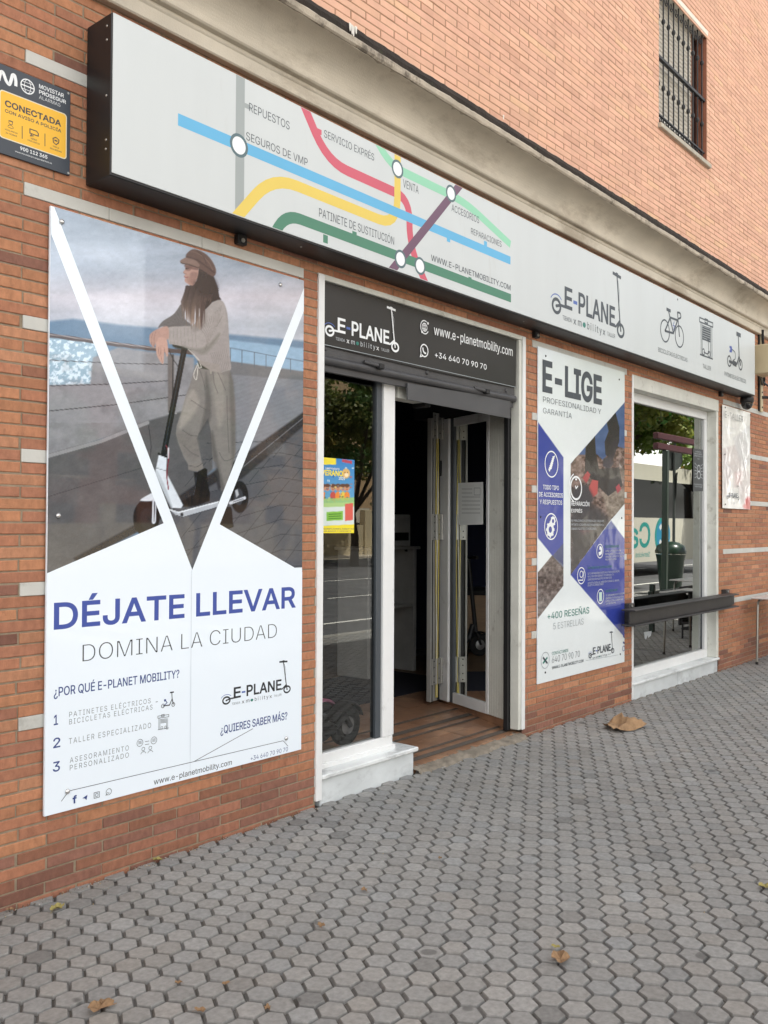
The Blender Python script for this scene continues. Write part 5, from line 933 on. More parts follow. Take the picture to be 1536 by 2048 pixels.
inph = p.dist(ph)[1]
def q_(pts, c, a=1.0, soft=.8):
    d, i = p.dist(Q8(pts)); p.blend(np.clip(np.where(i, .5+d/soft/2, .5-d/soft/2), 0, 1)*a*inph, c)
q_([(252, 720), (300, 690), (400, 690), (430, 720), (500, 640), (560, 660), (560, 1060), (252, 1360)], np.array([112, 92, 84])+(n3-.5)*130+(n4-.5)*60); q_([(252, 900), (420, 1000), (475, 1050), (252, 1360)], np.array([52, 50, 56])+(n3-.5)*40, .9, 6); q_([(420, 900), (560, 880), (560, 980), (470, 1050)], np.array([140, 130, 116])+(n3-.5)*90, .8, 4)
q_([(335, 650), (385, 570), (392, 680), (410, 780), (405, 860), (330, 790)], (48, 44, 46)); q_([(450, 500), (500, 455), (522, 540), (520, 620), (485, 720), (445, 690), (440, 620), (462, 560)], (54, 50, 56)); q_([(432, 712), (470, 700), (490, 740), (460, 780), (430, 750)], (72, 68, 76)); q_([(400, 770), (520, 760), (540, 860), (460, 920), (400, 860)], (46, 44, 46), .9)
q_([(318, 820), (345, 780), (362, 800), (340, 850)], (170, 70, 72)); q_([(350, 880), (372, 828), (405, 835), (400, 905), (375, 928)], (186, 82, 80)); q_([(500, 870), (520, 850), (532, 880), (512, 905)], (168, 66, 76)); q_([(262, 880), (340, 850), (380, 930), (350, 1000), (252, 1010)], (50, 50, 58), .9, 4); q_([(252, 1040), (360, 1050), (430, 1080), (330, 1120), (252, 1110)], (46, 44, 52), .8, 5); q_([(300, 1110), (370, 1112), (320, 1125)], (120, 48, 70), .6, 3)
p.poly(Q8([(252, 1356), (436, 1108), (476, 1058), (560, 1168), (560, 1712)]), bl_, .5); p.poly(Q8([(436, 1108), (476, 1052), (510, 1100), (470, 1100)]), (110, 124, 160), .5, .6); p.poly(Q8([(478, 1050), (560, 950), (560, 1165)]), (230, 238, 240), .5)
p.C += (RNG.random(len(X))[:, None]-.5)*4
rel = (fbm(p.u*100, p.v*100, 30, 51, 3)-.5)*.0022*np.clip(1-np.abs(p.v-2.75)/.5, .25, 1); p.build('printed_vinyl', m_p2, P2, .0011, relief=rel)

# ---- third, sun-bleached poster beside the window
P3 = thing('poster', 'bleached creased vinyl poster reading E-TALL, right of the right window', 'poster', (10.37, -.01, 1.77)); Z9 = zoom(1240, 700, 296/842); p3 = wall(.010)
m_p3 = mat('creased_vinyl', (0, 0, 0), .3, attr='Col', var=.02, vs=3, coat=.5, coat_rough=.12, wave=.0, bump=0)
x0, x1, z0, z1 = 9.915, 10.835, 1.778, 2.915
p = Paint(p3, x0, x1, z0, z1, (.007, .0055)); p.C[:] = (232, 232, 228); fx, fy = fbm(p.u*100, p.v*100, 34, 61)[:, None], None
p.poly(Z9([(580, 560), (650, 540), (740, 720), (742, 900), (700, 905), (640, 690), (585, 840)]), (206, 198, 196), 2, .8); p.poly(Z9([(640, 500), (742, 420), (742, 640), (690, 690)]), (196, 196, 198), 2, .6); p.poly(Z9([(585, 560), (632, 690), (582, 800)]), (198, 194, 196), 2, .6); p.ell(*Z9([(728, 862)])[0], 7, 9, (190, 70, 70), 2); p.ell(*Z9([(724, 890)])[0], 9, 6, (200, 90, 84), 2); p.poly(Z9([(645, 700), (690, 690), (685, 760), (650, 780)]), (206, 172, 170), 4, .5)
cr_ = np.zeros(len(p.u))
for i in range(26):
    a = RNG.uniform(0, 3.14); cx, cz = RNG.uniform(x0, x1), RNG.uniform(z0, z1); d = (p.u-cx)*math.cos(a)+(p.v-cz)*math.sin(a); l = -(p.u-cx)*math.sin(a)+(p.v-cz)*math.cos(a); cr_ += RNG.uniform(-.008, .008)*np.exp(-np.abs(d)/.028)*np.exp(-(l/.30)**2)
cr_ += (fbm(p.u*10, p.v*10, 2.5, 71)-.5)*.03; ed = np.minimum(np.minimum(p.u-x0, x1-p.u), np.minimum(p.v-z0, z1-p.v)); cr_ *= np.clip(ed/.12, .25, 1)
p.build('printed_vinyl', m_p3, P3, .008, relief=cr_)
for z in ((588, 328), (733, 368), (588, 878), (736, 620), (586, 594)): b = MB(); c = p3.uv(*Z9([z])[0]); b.lathe([(.010, 0), (.008, .004)], (c[0], -.030, c[1]), m_blk, 10, (0, -1, 0)); b.build('eyelet', P3)
b = MB(); kf = ink('faded_grey', (158, 160, 158)); fb = .022; b.text(p3, 'E-TALLER', *Z9([(586, 382), (690, 415), (586, 345)]), kf, .0, fb); b.text(p3, 'MANTENIMIENTO', *Z9([(590, 443), (640, 452), (590, 436)]), k_pale, 0, fb)
e0, e1, et = [p3.uv(*q) for q in Z9([(610, 838), (658, 836), (610, 812)])]; ck = et[1]-e0[1]; logo(b, p3, e0[0], e0[1], ck, k_dark, k_text, fb, kx=(e1[0]-e0[0])/(4.34*ck), sub=False)
b.text(p3, 'f  4  0  9', *Z9([(622, 876), (650, 876), (622, 866)]), k_grey, 0, fb); b.build('lettering', P3)

# ---- things on the glass and the door
FL = thing('flyer', 'colourful summer camp flyer stuck inside the left display window', 'flyer', (3.9, .117, 1.52)); fp = Plane((0, .1155, 0), (1, 0, 0)); c0, c1 = fp.uv(640, 914), fp.uv(708, 1066)
z10 = zoom(620, 540, 440/1536); z11 = zoom(620, 1000, 440/1408)
p = Paint(fp, c0[0], c1[0], c1[1], c0[1], (.004, .004)); p.C[:] = (70, 150, 206); q = z10
t_ = np.clip((p.y-914)/150, 0, 1)[:, None]; p.C = np.array([50, 128, 196])*(1-t_)+np.array([130, 190, 214])*t_
p.poly([(600, 900), (672, 910), (672, 929), (600, 930)], (240, 222, 60), .4)
for cx, r_ in ((646, 5.5), (655, 5), (666, 5.2), (676, 5.2), (686, 5.5), (694, 5)): p.ell(cx, 976, r_, 6, (206, 150, 116), .6); p.ell(cx, 971, r_*1.05, 3.5, (96, 62, 44), .6); p.ell(cx, 992, r_*1.1, 9, [(196, 80, 70), (90, 160, 200), (226, 200, 80), (120, 80, 160), (230, 140, 60), (90, 170, 110)][int(cx) % 6], .6)
for k_ in range(60):
    rr_ = np.random.default_rng(k_+300); cx_, cy_ = rr_.uniform(640, 706), rr_.uniform(930, 1046); p.ell(cx_, cy_, rr_.uniform(.8, 2.6), rr_.uniform(.8, 2.2), tuple(rr_.choice([[240, 226, 120], [250, 250, 244], [60, 120, 70], [200, 90, 80], [40, 90, 150], [120, 180, 220]])), .6, .7)
for cx in (646, 655, 666, 676, 686, 694): p.ell(cx-1.6, 976, .7, .8, (50, 34, 28), .4); p.ell(cx+1.6, 976, .7, .8, (50, 34, 28), .4); p.line([(cx-1.8, 979.5), (cx+1.8, 979.5)], 1.0, (170, 60, 56))
p.ell(692, 947, 8, 10, (222, 180, 110), .8); p.ell(690, 945, .9, 1, (40, 30, 26), .4); p.ell(695, 945, .9, 1, (40, 30, 26), .4); p.ell(693, 949, 1.4, 1, (60, 40, 34), .4); p.ell(693, 950, 4, 4, (244, 224, 190), .6)
p.poly([(600, 1008), (720, 1004), (720, 1050), (600, 1052)], (214, 226, 222), .4); p.poly([(653, 1024), (686, 1022), (686, 1040), (653, 1042)], (130, 190, 70), .4); p.poly([(600, 1000), (720, 994), (720, 1012), (600, 1016)], (160, 200, 110), .5, .8); p.poly([(690, 1008), (706, 1006), (706, 1040), (690, 1042)], (216, 96, 84), .4); p.poly([(600, 1054), (720, 1048), (720, 1080), (600, 1080)], (240, 222, 50), .4); p.poly([(684, 918), (704, 922), (704, 928), (684, 924)], (180, 70, 90), .4)
p.build('printed_sheet', mat('flyer_paper', (0, 0, 0), .4, attr='Col', var=.02), FL, .0); b = MB()
fo = .0008; b.text(fp, 'VERANO', *q([(78, 1437), (228, 1437), (78, 1398)]), ink('flyer_yellow', (244, 224, 50)), .05, fo); b.text(fp, 'CAMPAMENTO', *q([(105, 1394), (205, 1394), (105, 1380)]), k_white, .02, fo); b.text(fp, '2025', *q([(200, 1466), (242, 1466), (200, 1446)]), k_white, .03, fo)
kk = ink('flyer_blue', (40, 70, 130)); b.text(fp, 'INSCRIPCIONES ABIERTAS', *z11([(66, 195), (280, 183), (66, 187)]), kk, 0, fo); b.text(fp, 'COLEGIOS Y DEPORTE', *z11([(80, 208), (262, 198), (80, 201)]), kk, 0, fo)
for i in range(3): b.line(fp, z11([(118, 92+14*i), (200, 88+14*i)]), .004, ink('flyer_green', (60, 120, 40)), fo)
b.build('print', FL)
NO = thing('paper_notice', 'white printed notice taped to the glass of the side light by the door', 'notice', (5.9, .5, 1.6))
b = MB(); z12 = zoom(620, 540, 440/1536); pn = [SPL.uv(*t) for t in ((917, 966), (967, 964), (967, 1049), (918, 1050))]; b.uvpoly(SPL, pn, mat('paper_white', (232, 236, 234), .8, var=.03), .003)
kg = ink('notice_text', (142, 150, 150))
for i in range(7): a_, c_ = SPL.uv(924, 978+8*i), SPL.uv(945 if i < 2 else 961, 978+8*i); b.uvline(SPL, [a_, c_], .004, kg, .003)
b.uvline(SPL, [SPL.uv(*t) for t in ((949, 976), (961, 976), (961, 990), (949, 990))], .004, kg, .003, True)
b.build('sheet', NO)
SN = thing('door_sensor', 'small black box fixed to the white door post at shoulder height', 'sensor', (6.0, .8, 1.75)); c = SPL.uv(888, 937); b = MB(); slab(b, c[0]-.022, c[0]+.022, c[1]-.065, c[1]+.065, .0305, .055, m_blk, .006); slab(b, c[0]-.010, c[0]+.010, c[1]-.03, c[1]+.02, .0552, .058, m_dgrey, .002); b.build('housing', SN)
SK = thing('window_sticker', 'dark sticker with white print on the right edge of right display window', 'sticker', (9.6, .12, 1.9)); sk_ = Plane((0, .118, 0), (1, 0, 0)); q = Z9([(416, 560), (476, 568), (478, 802), (416, 806)]); b = MB(); m_stk = mat('sticker_dark', (62, 66, 70), .35); b.poly(sk_, q, m_stk)
for t, z in (('PATINETE DE', [(430, 585), (462, 583), (430, 577)]), ('MOVILIDAD', [(424, 597), (466, 595), (424, 589)]), ('CONECTADO 24/7', [(422, 609), (470, 607), (422, 601)]), ('ALARMA', [(440, 622), (452, 622), (440, 616)]), ('SEGURIDAD PRIVADA', [(422, 770), (470, 768), (422, 763)]), ('AVISO A POLICÍA', [(426, 782), (468, 780), (426, 775)])): b.text(sk_, t, *Z9(z), k_pale, .0, .0004)
c = sk_.uv(*Z9([(448, 690)])[0]); b.ring(sk_, (c[0], c[1]+.03), .034, .010, k_pale, .0004, sx=1.2); b.ring(sk_, (c[0], c[1]-.04), .040, .012, k_pale, .0004, sx=1.2)
for i in range(5):
    for s_ in (-1, 1): b.uvline(sk_, [(c[0]+s_*.055, c[1]-.06+.03*i), (c[0]+s_*.12, c[1]-.075+.04*i)], .005, k_pale, .0004)
b.build('film', SK); b = MB(); b.text(sk_, 'WiFi', *Z9([(136, 1638), (178, 1630), (136, 1606)]), ink('torn_white', (170, 176, 180)), .03, .0004)
TS = thing('torn_sticker', 'torn pale sticker low on the glass of the right display window', 'sticker', (8.1, .14, .5))
b = MB(); b.poly(Plane((0, .1335, 0), (1, 0, 0)), Z9([(136, 1605), (180, 1598), (176, 1625), (160, 1638), (158, 1622), (148, 1648), (140, 1640)]), ink('torn_white', (170, 176, 180))); b.build('film', TS)

# ---- steel beam shelf across the right window
IB = thing('steel_beam', 'black steel I-beam fixed across the right display window', 'beam', (8.7, -.1, .70)); m_beam = mat('painted_steel', (50, 48, 48), .5, var=.2, vs=6, bump=.25, bs=70, dirt=((80, 74, 70), 7, .62, .6))
b = MB(); b.box((7.34, -.185, .835), (9.96, -.055, .848), m_beam, .003); b.box((7.34, -.185, .705), (9.96, -.055, .718), m_beam, .003); b.box((7.36, -.125, .7185), (9.90, -.113, .8345), m_beam); b.build('beam', IB)
for x in (7.50, 9.93):
    b = MB(); b.box((x, -.054, .68), (x+.11, -.0, .885), m_beam, .003); b.box((x+.015, -.110, .72), (x+.095, -.054, .833), m_beam, .003); b.lathe([(.012, 0), (.012, .008)], (x+.05, -.0545, .865), m_hin, 6, (0, -1, 0)); b.build('bracket', IB)
# ---- camera under the sign
CC = thing('dome_camera', 'black dome security camera under the right end of the white sign', 'camera', (10.2, -.1, 2.93)); b = MB(); c = wall(.10).uv(1494, 785)
b.lathe([(.07, .065), (.075, .05), (.075, .01), (.066, 0)], (c[0], -.10, 2.985), m_case, 20); b.lathe([(.064, 0), (.062, -.03), (.045, -.06), (.02, -.075), (.001, -.078)], (c[0], -.10, 2.985), mat('smoked_dome', (14, 14, 16), .08, spec=.8), 20); b.build('housing', CC)
# ---- bracket, cables and beige box at the right edge
BX = thing('projecting_sign', 'beige box sign on a wall bracket with loose cables, at the right edge', 'sign', (10.75, 0, 3.0)); m_bei = mat('beige_plastic', (196, 182, 148), .5, var=.06); b = MB()
cx = wall(0).uv(1518, 720)[0]; b.box((cx-.02, -.03, 2.965), (cx+.06, -.002, 3.93), m_bei, .004)
for z in (3.02, 3.2, 3.45, 3.7): b.lathe([(.012, 0), (.01, .006)], (cx+.02, -.030, z), m_blk, 8, (0, -1, 0))
b.box((cx-.05, -.02, 2.97), (cx-.021, -.002, 3.9), m_blk, .003); b.build('mounting_rail', BX)
b = MB(); b.box((10.64, -.52, 3.33), (10.92, -.12, 3.67), m_bei, .012); b.build('sign_box', BX)
b = MB(); b.tube([(cx+.02, -.03, 3.14), (cx+.10, -.12, 3.14), (cx+.11, -.75, 3.14)], .018, m_iron, 8); b.tube([(cx+.11, -.40, 3.14), (cx+.11, -.40, 3.31)], .014, m_iron, 8); b.build('arm', BX)
b = MB()
for k in range(5): b.tube([(cx-.03+.012*k+.03*math.sin(z*7+k), -.045-.012*(k % 2), z) for z in np.linspace(3.28, 3.95, 12)], .007, m_blk, 6)
b.tube([(cx, -.05, 3.32), (cx+.06, -.12, 3.25), (cx+.12, -.16, 3.33)], .012, m_dgrey, 6); b.build('cable', BX)
# ================================================================== ACROSS THE STREET (seen in the shop's glass and the glossy panels)
m_bark = mat('bark', (92, 80, 66), .95, var=.3, vs=8, bump=1, bs=40)
def leaf_mat(name, rgb):
    m = bpy.data.materials.new(name); m.use_nodes = True; t = m.node_tree; t.nodes.clear(); N = t.nodes.new; K = t.links.new
    o = N('ShaderNodeOutputMaterial'); d = N('ShaderNodeBsdfPrincipled'); tr = N('ShaderNodeBsdfTranslucent'); mx_ = N('ShaderNodeMixShader'); a = N('ShaderNodeAttribute'); a.attribute_name = 'Col'
    d.inputs['Roughness'].default_value = .5; mx_.inputs[0].default_value = .35; K(a.outputs['Color'], d.inputs['Base Color']); K(a.outputs['Color'], tr.inputs[0]); K(d.outputs[0], mx_.inputs[1]); K(tr.outputs[0], mx_.inputs[2]); K(mx_.outputs[0], o.inputs[0]); return m
m_leaf = leaf_mat('plane_tree_leaf', None)
def make_tree(label, h, trunk_h, rad, seed, nclump=90, per=150, leaf=.17, col=(.19, .24, .045)):
    r = np.random.default_rng(seed); t = thing('street_tree', label, 'tree', (0, 0, 0), 'plane trees along the street'); b = MB(); tips = []
    b.tube([(0, 0, -.15), (.02, .01, trunk_h*.5), (.05*r.normal(), .05*r.normal(), trunk_h)], [.20, .16, .13], m_bark, 10)
    for k in range(8):
        a = k*2.4+r.uniform(0, .6); l = rad*r.uniform(.6, .95); z1 = trunk_h+(h-trunk_h)*r.uniform(.25, .8); p0 = Vector((0, 0, trunk_h-.05+.1*(k % 3))); p2_ = Vector((l*math.cos(a), l*math.sin(a), z1)); p1_ = p0*.5+p2_*.5+Vector((0, 0, .35))
        b.tube([p0, p1_, p2_], [.09, .05, .02], m_bark, 7); tips += [np.array(p1_), np.array(p2_), np.array(p1_*.5+p2_*.5)]
        for j in range(3): q = p1_.lerp(p2_, r.uniform(.2, .9)); e = q+Vector((r.normal()*.6, r.normal()*.6, r.uniform(0, .8))); b.tube([q, e], [.025, .008], m_bark, 5); tips.append(np.array(e))
    b.build('trunk', t)
    C = []
    while len(C) < nclump:
        c = tips[r.integers(len(tips))]+r.normal(0, .42*rad/2.6, 3); c[2] = max(c[2], trunk_h*.92+.2*r.random()); C.append(c)
    C = np.array(C); sz = r.uniform(.32, .62, nclump)*rad/2.6; V = []; Cc = []
    for c, s_ in zip(C, sz):
        n = per; d = r.normal(0, 1, (n, 3)); d /= np.linalg.norm(d, axis=1)[:, None]; p = c+d*(s_*r.random((n, 1))**.4)*[1, 1, .75]; nrm = d+r.normal(0, .6, (n, 3))+[0, 0, .5]; nrm /= np.linalg.norm(nrm, axis=1)[:, None]
        a = np.cross(nrm, r.normal(0, 1, (n, 3))); a /= np.linalg.norm(a, axis=1)[:, None]+1e-9; bb = np.cross(nrm, a); l = leaf*r.uniform(.6, 1.2, (n, 1)); V.append(np.stack([p-a*l*.5, p+bb*l*.38-nrm*l*.06, p+a*l*.5, p-bb*l*.38-nrm*l*.06], 1)); g = r.uniform(.65, 1.35)
        Cc.append(np.repeat((np.array(col)*g*r.uniform(.75, 1.3, (n, 1))*[1+.25*r.normal(), 1, 1])[:, None], 4, 1))
    V = np.concatenate(V).reshape(-1, 3); Cc = np.concatenate(Cc).reshape(-1, 3); me = bpy.data.meshes.new('crown'); nf = len(V)//4; me.vertices.add(len(V)); me.vertices.foreach_set('co', V.ravel().astype(np.float32)); me.loops.add(len(V)); me.loops.foreach_set('vertex_index', np.arange(len(V), dtype=np.int32))
    me.polygons.add(nf); me.polygons.foreach_set('loop_start', np.arange(0, len(V), 4, dtype=np.int32)); me.polygons.foreach_set('loop_total', np.full(nf, 4, np.int32)); me.polygons.foreach_set('use_smooth', np.zeros(nf, bool)); me.update(calc_edges=True); setcol(me, np.clip(Cc, .005, .5)); me.materials.append(m_leaf); o = bpy.data.objects.new('crown', me); COL.objects.link(o); o.parent = t; return t
T1 = make_tree('broad plane tree overhanging the kerb, reflected in the right window', 7.6, 3.0, 3.0, 3, 110, 130); T1.location = (21.3, -7.0, -.1); T1.scale = (1.12, 1.12, 1.0)
T2 = make_tree('tall dark plane tree across the road, reflected in the left window', 9.5, 2.3, 3.8, 8, 120, 150, .2, (.15, .19, .045)); T2.location = (27.5, -21.0, -.1)
for i, (src, x, y, rz, s_) in enumerate(((T2, 33.5, -22.5, 1.2, 1.05), (T2, 20.0, -22.0, 2.4, .72), (T1, 13.0, -22.5, 4.0, .9), (T2, 41.0, -21.5, 3.0, 1.0), (T1, 33.0, -7.6, 2.0, 1.0))):
    c = copy_tree(src); c.location = (x, y, -.1); c.rotation_euler = (0, 0, rz); c.scale = (s_, s_, s_)
    c['label'] = ('second plane tree across the road from the left', 'small plane tree across the road, nearest the low wall', 'bushy plane tree far across the road opposite the left panel', 'last plane tree across the road by the block', 'second plane tree at the kerb, beside the cream coach')[i]
# coaches
m_coach = mat('coach_cream', (226, 222, 206), .25, var=.02, coat=.5); m_cgl = mat('coach_glass', (16, 18, 22), .05, spec=.8); m_tyre = mat('tyre', (24, 24, 25), .9); m_hub = mat('wheel_hub', (150, 150, 152), .35, metal=.6)
k_teal = ink('coach_teal', (38, 158, 150)); k_cyan = ink('coach_cyan', (36, 150, 190)); k_mag = ink('coach_magenta', (170, 30, 80))
def coach(label, loc, logo_=True, plate='Ca'):
    """front faces +x, near side faces +y (the shop)"""
    dest = loc; loc = (0, 0, 0); t = thing('coach', label, 'coach', loc, 'parked coaches'); b = MB(); Lc, Wc, H = 12.0, 2.5, 3.45
    sil = [(0, .45), (0, 3.1), (.15, H-.12), (.5, H), (Lc-1.4, H), (Lc-.75, H-.12), (Lc-.35, H-.65), (Lc-.06, 1.55), (Lc, 1.1), (Lc-.02, .55), (Lc-.25, .33), (Lc-1.3, .33)]
    n = 16; s2 = sil+[(Lc-1.75-.58*math.cos(a)+.0, .33+.62*math.sin(a)) for a in np.linspace(math.pi, 0, 9)][::1][::-1] if False else sil
    def arc(cx): return [(cx+.56*math.cos(a), .33+.60*math.sin(a)) for a in np.linspace(0, math.pi, 10)]
    s2 = sil+arc(Lc-2.6)+arc(2.9)+[(.3, .33)]
    b.prism(s2, -Wc/2, Wc/2, m_coach, 'y'); b.build('body', t)
    b = MB()
    for sd_ in (1, -1):
        y = sd_*(Wc/2+.004); q = [(.35, 1.75), (.35, 2.95), (Lc-1.25, 2.95), (Lc-.62, 2.5), (Lc-.50, 1.75)]; pts = [(x, y, z) for x, z in q]; b.add(pts, [tuple(range(5)) if sd_ < 0 else tuple(range(5))[::-1]], m_cgl)
    b.add([(Lc-.115, -1.15, 1.45), (Lc-.115, 1.15, 1.45), (Lc-.40, 1.10, 2.72), (Lc-.40, -1.10, 2.72)], [(0, 1, 2, 3)], m_cgl)
    o_ = b.build('windows', t); 
    for v in o_.data.vertices:
        if v.co.x > Lc-.45 and abs(v.co.y) < 1.2: v.co.x += .09
    for x in (2.9, Lc-2.6):
        for sd_ in (1, -1):
            w = MB(); w.lathe([(.30, -.15), (.48, -.14), (.50, -.10), (.50, .10), (.48, .14), (.30, .15)], (x, sd_*(Wc/2-.16), .38), m_tyre, 22, (0, 1, 0)); w.lathe([(.29, -.155), (.18, -.12), (.06, -.16), (.05, -.17)] if sd_ < 0 else [(.29, .155), (.18, .12), (.06, .16), (.05, .17)], (x, sd_*(Wc/2-.16), .38), m_hub, 18, (0, 1, 0)); w.build('wheel', t)
    for sd_ in (1, -1):
        b = MB(); b.tube([(Lc-.35, sd_*1.1, 2.75), (Lc+.15, sd_*1.35, 2.7), (Lc+.2, sd_*1.4, 2.4)], .03, m_blk, 6); b.box((Lc+.14, sd_*1.4-.05, 1.95), (Lc+.26, sd_*1.4+.05, 2.42), m_blk, .03); b.build('mirror', t)
        b = MB(); b.lathe([(.13, .0), (.11, .04), (.02, .06)], (Lc-.03, sd_*.95, .85), mat('headlight', (225, 228, 230), .1, spec=.8), 14, (1, 0, 0)); b.build('headlight', t)
    if logo_:
        pl = Plane((loc[0], loc[1]+Wc/2+.002, 0), (-1, 0, 0)); b = MB(); z = loc[2]+1.17; u = -(Lc-3.9)
        b.disc(pl, (u, z), .62, k_cyan); b.ring(pl, (u, z+.02), .30, .15, k_white, a0=40, a1=320); b.ring(pl, (u, z), .55, .12, k_teal, a0=-60, a1=140)
        b.uvtext(pl, plate, u+.95, z-.38, 1.5, .80, k_teal, .03); b.uvtext(pl, 'Servicios', u+.95, z-.68, 1.1, .16, k_teal, .02); b.build('livery', t)
    else:
        pl = Plane((loc[0], loc[1]+Wc/2+.002, 0), (-1, 0, 0)); b = MB()
        for i in range(4): b.uvline(pl, [(-(Lc-1.3), loc[2]+1.75+.16*i), (-(Lc-2.6), loc[2]+1.6+.16*i)], .07, k_black)
        b.uvtext(pl, 'AUD', -(Lc-.9), loc[2]+1.2, .7, .26, k_mag, .03); b.uvpoly(pl, [(-Lc+.3, loc[2]+.72), (0, loc[2]+.72), (0, loc[2]+.86), (-Lc+.3, loc[2]+.86)], ink('coach_orange', (196, 140, 60))); b.build('livery', t)
    t.location = dest; return t
coach('cream coach with round blue and teal emblem on its side, parked opposite', (20.6, -9.6, .02)); coach('white coach with black vents, parked ahead of the cream coach', (41.5, -14.0, .05), False)
# street furniture in front of the right window
def near(name, label, cat, x, y, z=0, **k): return thing(name, label, cat, (x, y, z), **k)
m_bin = mat('bin_green', (28, 52, 40), .3, var=.08, coat=.3); LB = near('litter_bin', 'dark green domed litter bin on the pavement near the kerb', 'litter bin', 19.6, -4.3); b = MB()
b.lathe([(.20, 0), (.23, .05), (.30, .75), (.32, .86), (.33, .9)], (19.6, -4.3, .0), m_bin, 24); b.build('body', LB); b = MB(); b.lathe([(.34, .92), (.345, .98), (.30, 1.10), (.18, 1.17), (.02, 1.19)], (19.6, -4.3, 0), m_bin, 24); b.build('lid', LB)
m_post = mat('post_grey', (86, 92, 90), .5, metal=.3); RS = near('road_sign', 'grey road sign post with a round and a triangular plate seen from behind', 'sign', 20.85, -4.75); b = MB(); b.tube([(20.85, -4.75, 0), (20.85, -4.75, 3.5)], .035, m_post, 12); b.build('post', RS)
b = MB(); b.lathe([(.30, -.012), (.30, .012)], (20.85, -4.80, 3.15), m_post, 28, (.5, -1, 0)); b.build('round_plate', RS); b = MB(); tp = Plane((20.85, -4.70, 2.5), (.9, -.45, 0)); b.uvpoly(tp, [(-.38, .30), (0, -.34), (.38, .30)], m_post, .0); b.uvpoly(Plane((20.85, -4.705, 2.5), (-.9, .45, 0)), [(-.38, .30), (0, -.34), (.38, .30)], m_post, .0); b.build('triangular_plate', RS)
KP = near('terrace_canopy', 'maroon slatted canopy on dark green posts over the cafe terrace', 'canopy', 20, -3.0); m_mar = mat('maroon_slat', (84, 36, 44), .5)
for x, y in ((16.05, -2.95), (21.0, -2.95)): b = MB(); b.box((x-.05, y-.05, 0), (x+.05, y+.05, 2.95), m_bin, .008); b.build('post', KP)
for i in range(2): b = MB(); b.box((15.7, -3.05, 2.955+.19*i), (21.4, -2.95, 3.07+.19*i), m_mar, .01); b.build('slat', KP)
m_gb = mat('planter_green', (26, 46, 38), .4); b = MB(); b.box((12.6, -1.75, .25), (17.5, -1.70, .60), m_gb, .006); GB = near('terrace_barrier', 'low dark green terrace barrier in front of the cafe tables', 'barrier', 15, -1.7); b.build('panel', GB)
for x in (12.7, 15.0, 17.4): b = MB(); b.box((x-.03, -1.76, 0), (x+.03, -1.69, .7), m_gb, .004); b.build('leg', GB)
m_tt = mat('table_top_white', (206, 206, 204), .35, var=.05); m_tube = mat('table_tube', (140, 138, 132), .35, metal=.7)
def cafe_table(x0, x1, y0, y1, z, label):
    t = thing('cafe_table', label, 'table', ((x0+x1)/2, (y0+y1)/2, 0), 'cafe tables on the pavement'); b = MB(); b.box((x0, y0, z-.018), (x1, y1, z), m_tt, .006); b.build('tabletop', t)
    for x in (x0+.06, x1-.06):
        for y in (y0+.06, y1-.06):
            sx = 1 if x < (x0+x1)/2 else -1; b = MB(); b.tube([(x+sx*.16, y, z-.032), (x+sx*.07, y, z-.034), (x+sx*.02, y, z-.06), (x, y, z-.12), (x-sx*.03, y, .012)], .014, m_tube, 8); b.lathe([(.017, 0), (.017, .03)], (x-sx*.03, y, .0), m_blk, 8); b.build('leg', t)
    return t
cafe_table(10.62, 11.52, -.74, -.09, .765, 'white topped metal cafe table against the brick wall at the right edge')
cafe_table(13.0, 13.9, -1.6, -.95, .765, 'white topped cafe table further along, standing before the green barrier')
CH = thing('chair_stack', 'stack of dark woven cafe chairs beside the white tables', 'chair stack', (12.5, -.9, 0)); b = MB(); m_rat = mat('dark_rattan', (40, 38, 40), .6, bump=.5, bs=120)
for i in range(5):
    z = .12+.085*i; b.box((12.28-.012*i, -1.12, z), (12.72+.012*i, -.70, z+.03), m_rat, .01); b.box((12.27, -1.16, z+.06), (12.73, -1.12, z+.26), m_rat, .01)
for x in (12.29, 12.69):
    for y in (-1.1, -.72): b.tube([(x, y, 0), (x, y, .55)], .014, m_rat, 6)
b.build('chairs', CH)
# far side: blocks and a low wall
def block(label, x0, x1, y, h, rgb, seed, floors, cols):
    t = thing('apartment_building', label, 'building', ((x0+x1)/2, y-5, 0), 'blocks across the street'); m = mat('render_%d' % seed, rgb, .9, var=.06, vs=.4); b = MB(); b.box((x0, y-10, 0), (x1, y, h), m, .05); b.box((x0-.2, y-10.2, h), (x1+.2, y+.25, h+.4), m_stone, .05); b.build('wall', t); r = np.random.default_rng(seed)
    for f in range(floors):
        for c in range(cols):
            xc = x0+(c+.5)*(x1-x0)/cols; z = 1.2+f*(h-1.0)/floors; b = MB(); b.box((xc-.65, y-.05, z), (xc+.65, y+.02, z+1.45), m_cgl); b.box((xc-.75, y, z-.08), (xc+.75, y+.12, z), m_stone)
            if r.random() < .6: b.box((xc-.65, y+.025, z+r.uniform(.3, 1.1)), (xc+.65, y+.05, z+1.45), m_shut)
            if f and c % 2: b.box((xc-1.0, y, z-.12), (xc+1.0, y+.9, z-.02), m_stone); b.box((xc-1.0, y+.87, z), (xc+1.0, y+.9, z+.85), m_iron)
            b.build('window', t)
    return t
block('tall ochre apartment block across the road', 33, 60, -34, 19, (176, 150, 118), 5, 5, 7); block('lower brick apartment block across the road, left of the ochre one', 11, 30.5, -39, 9.6, (150, 96, 72), 6, 3, 5)
LW = thing('boundary_wall', 'low pale wall with pilasters along the far pavement', 'wall', (20, -28, 0)); b = MB(); b.box((-30, -28.2, 0), (90, -28, 1.6), mat('wall_pale', (200, 186, 156), .9, var=.1, vs=1)); b.build('wall', LW)
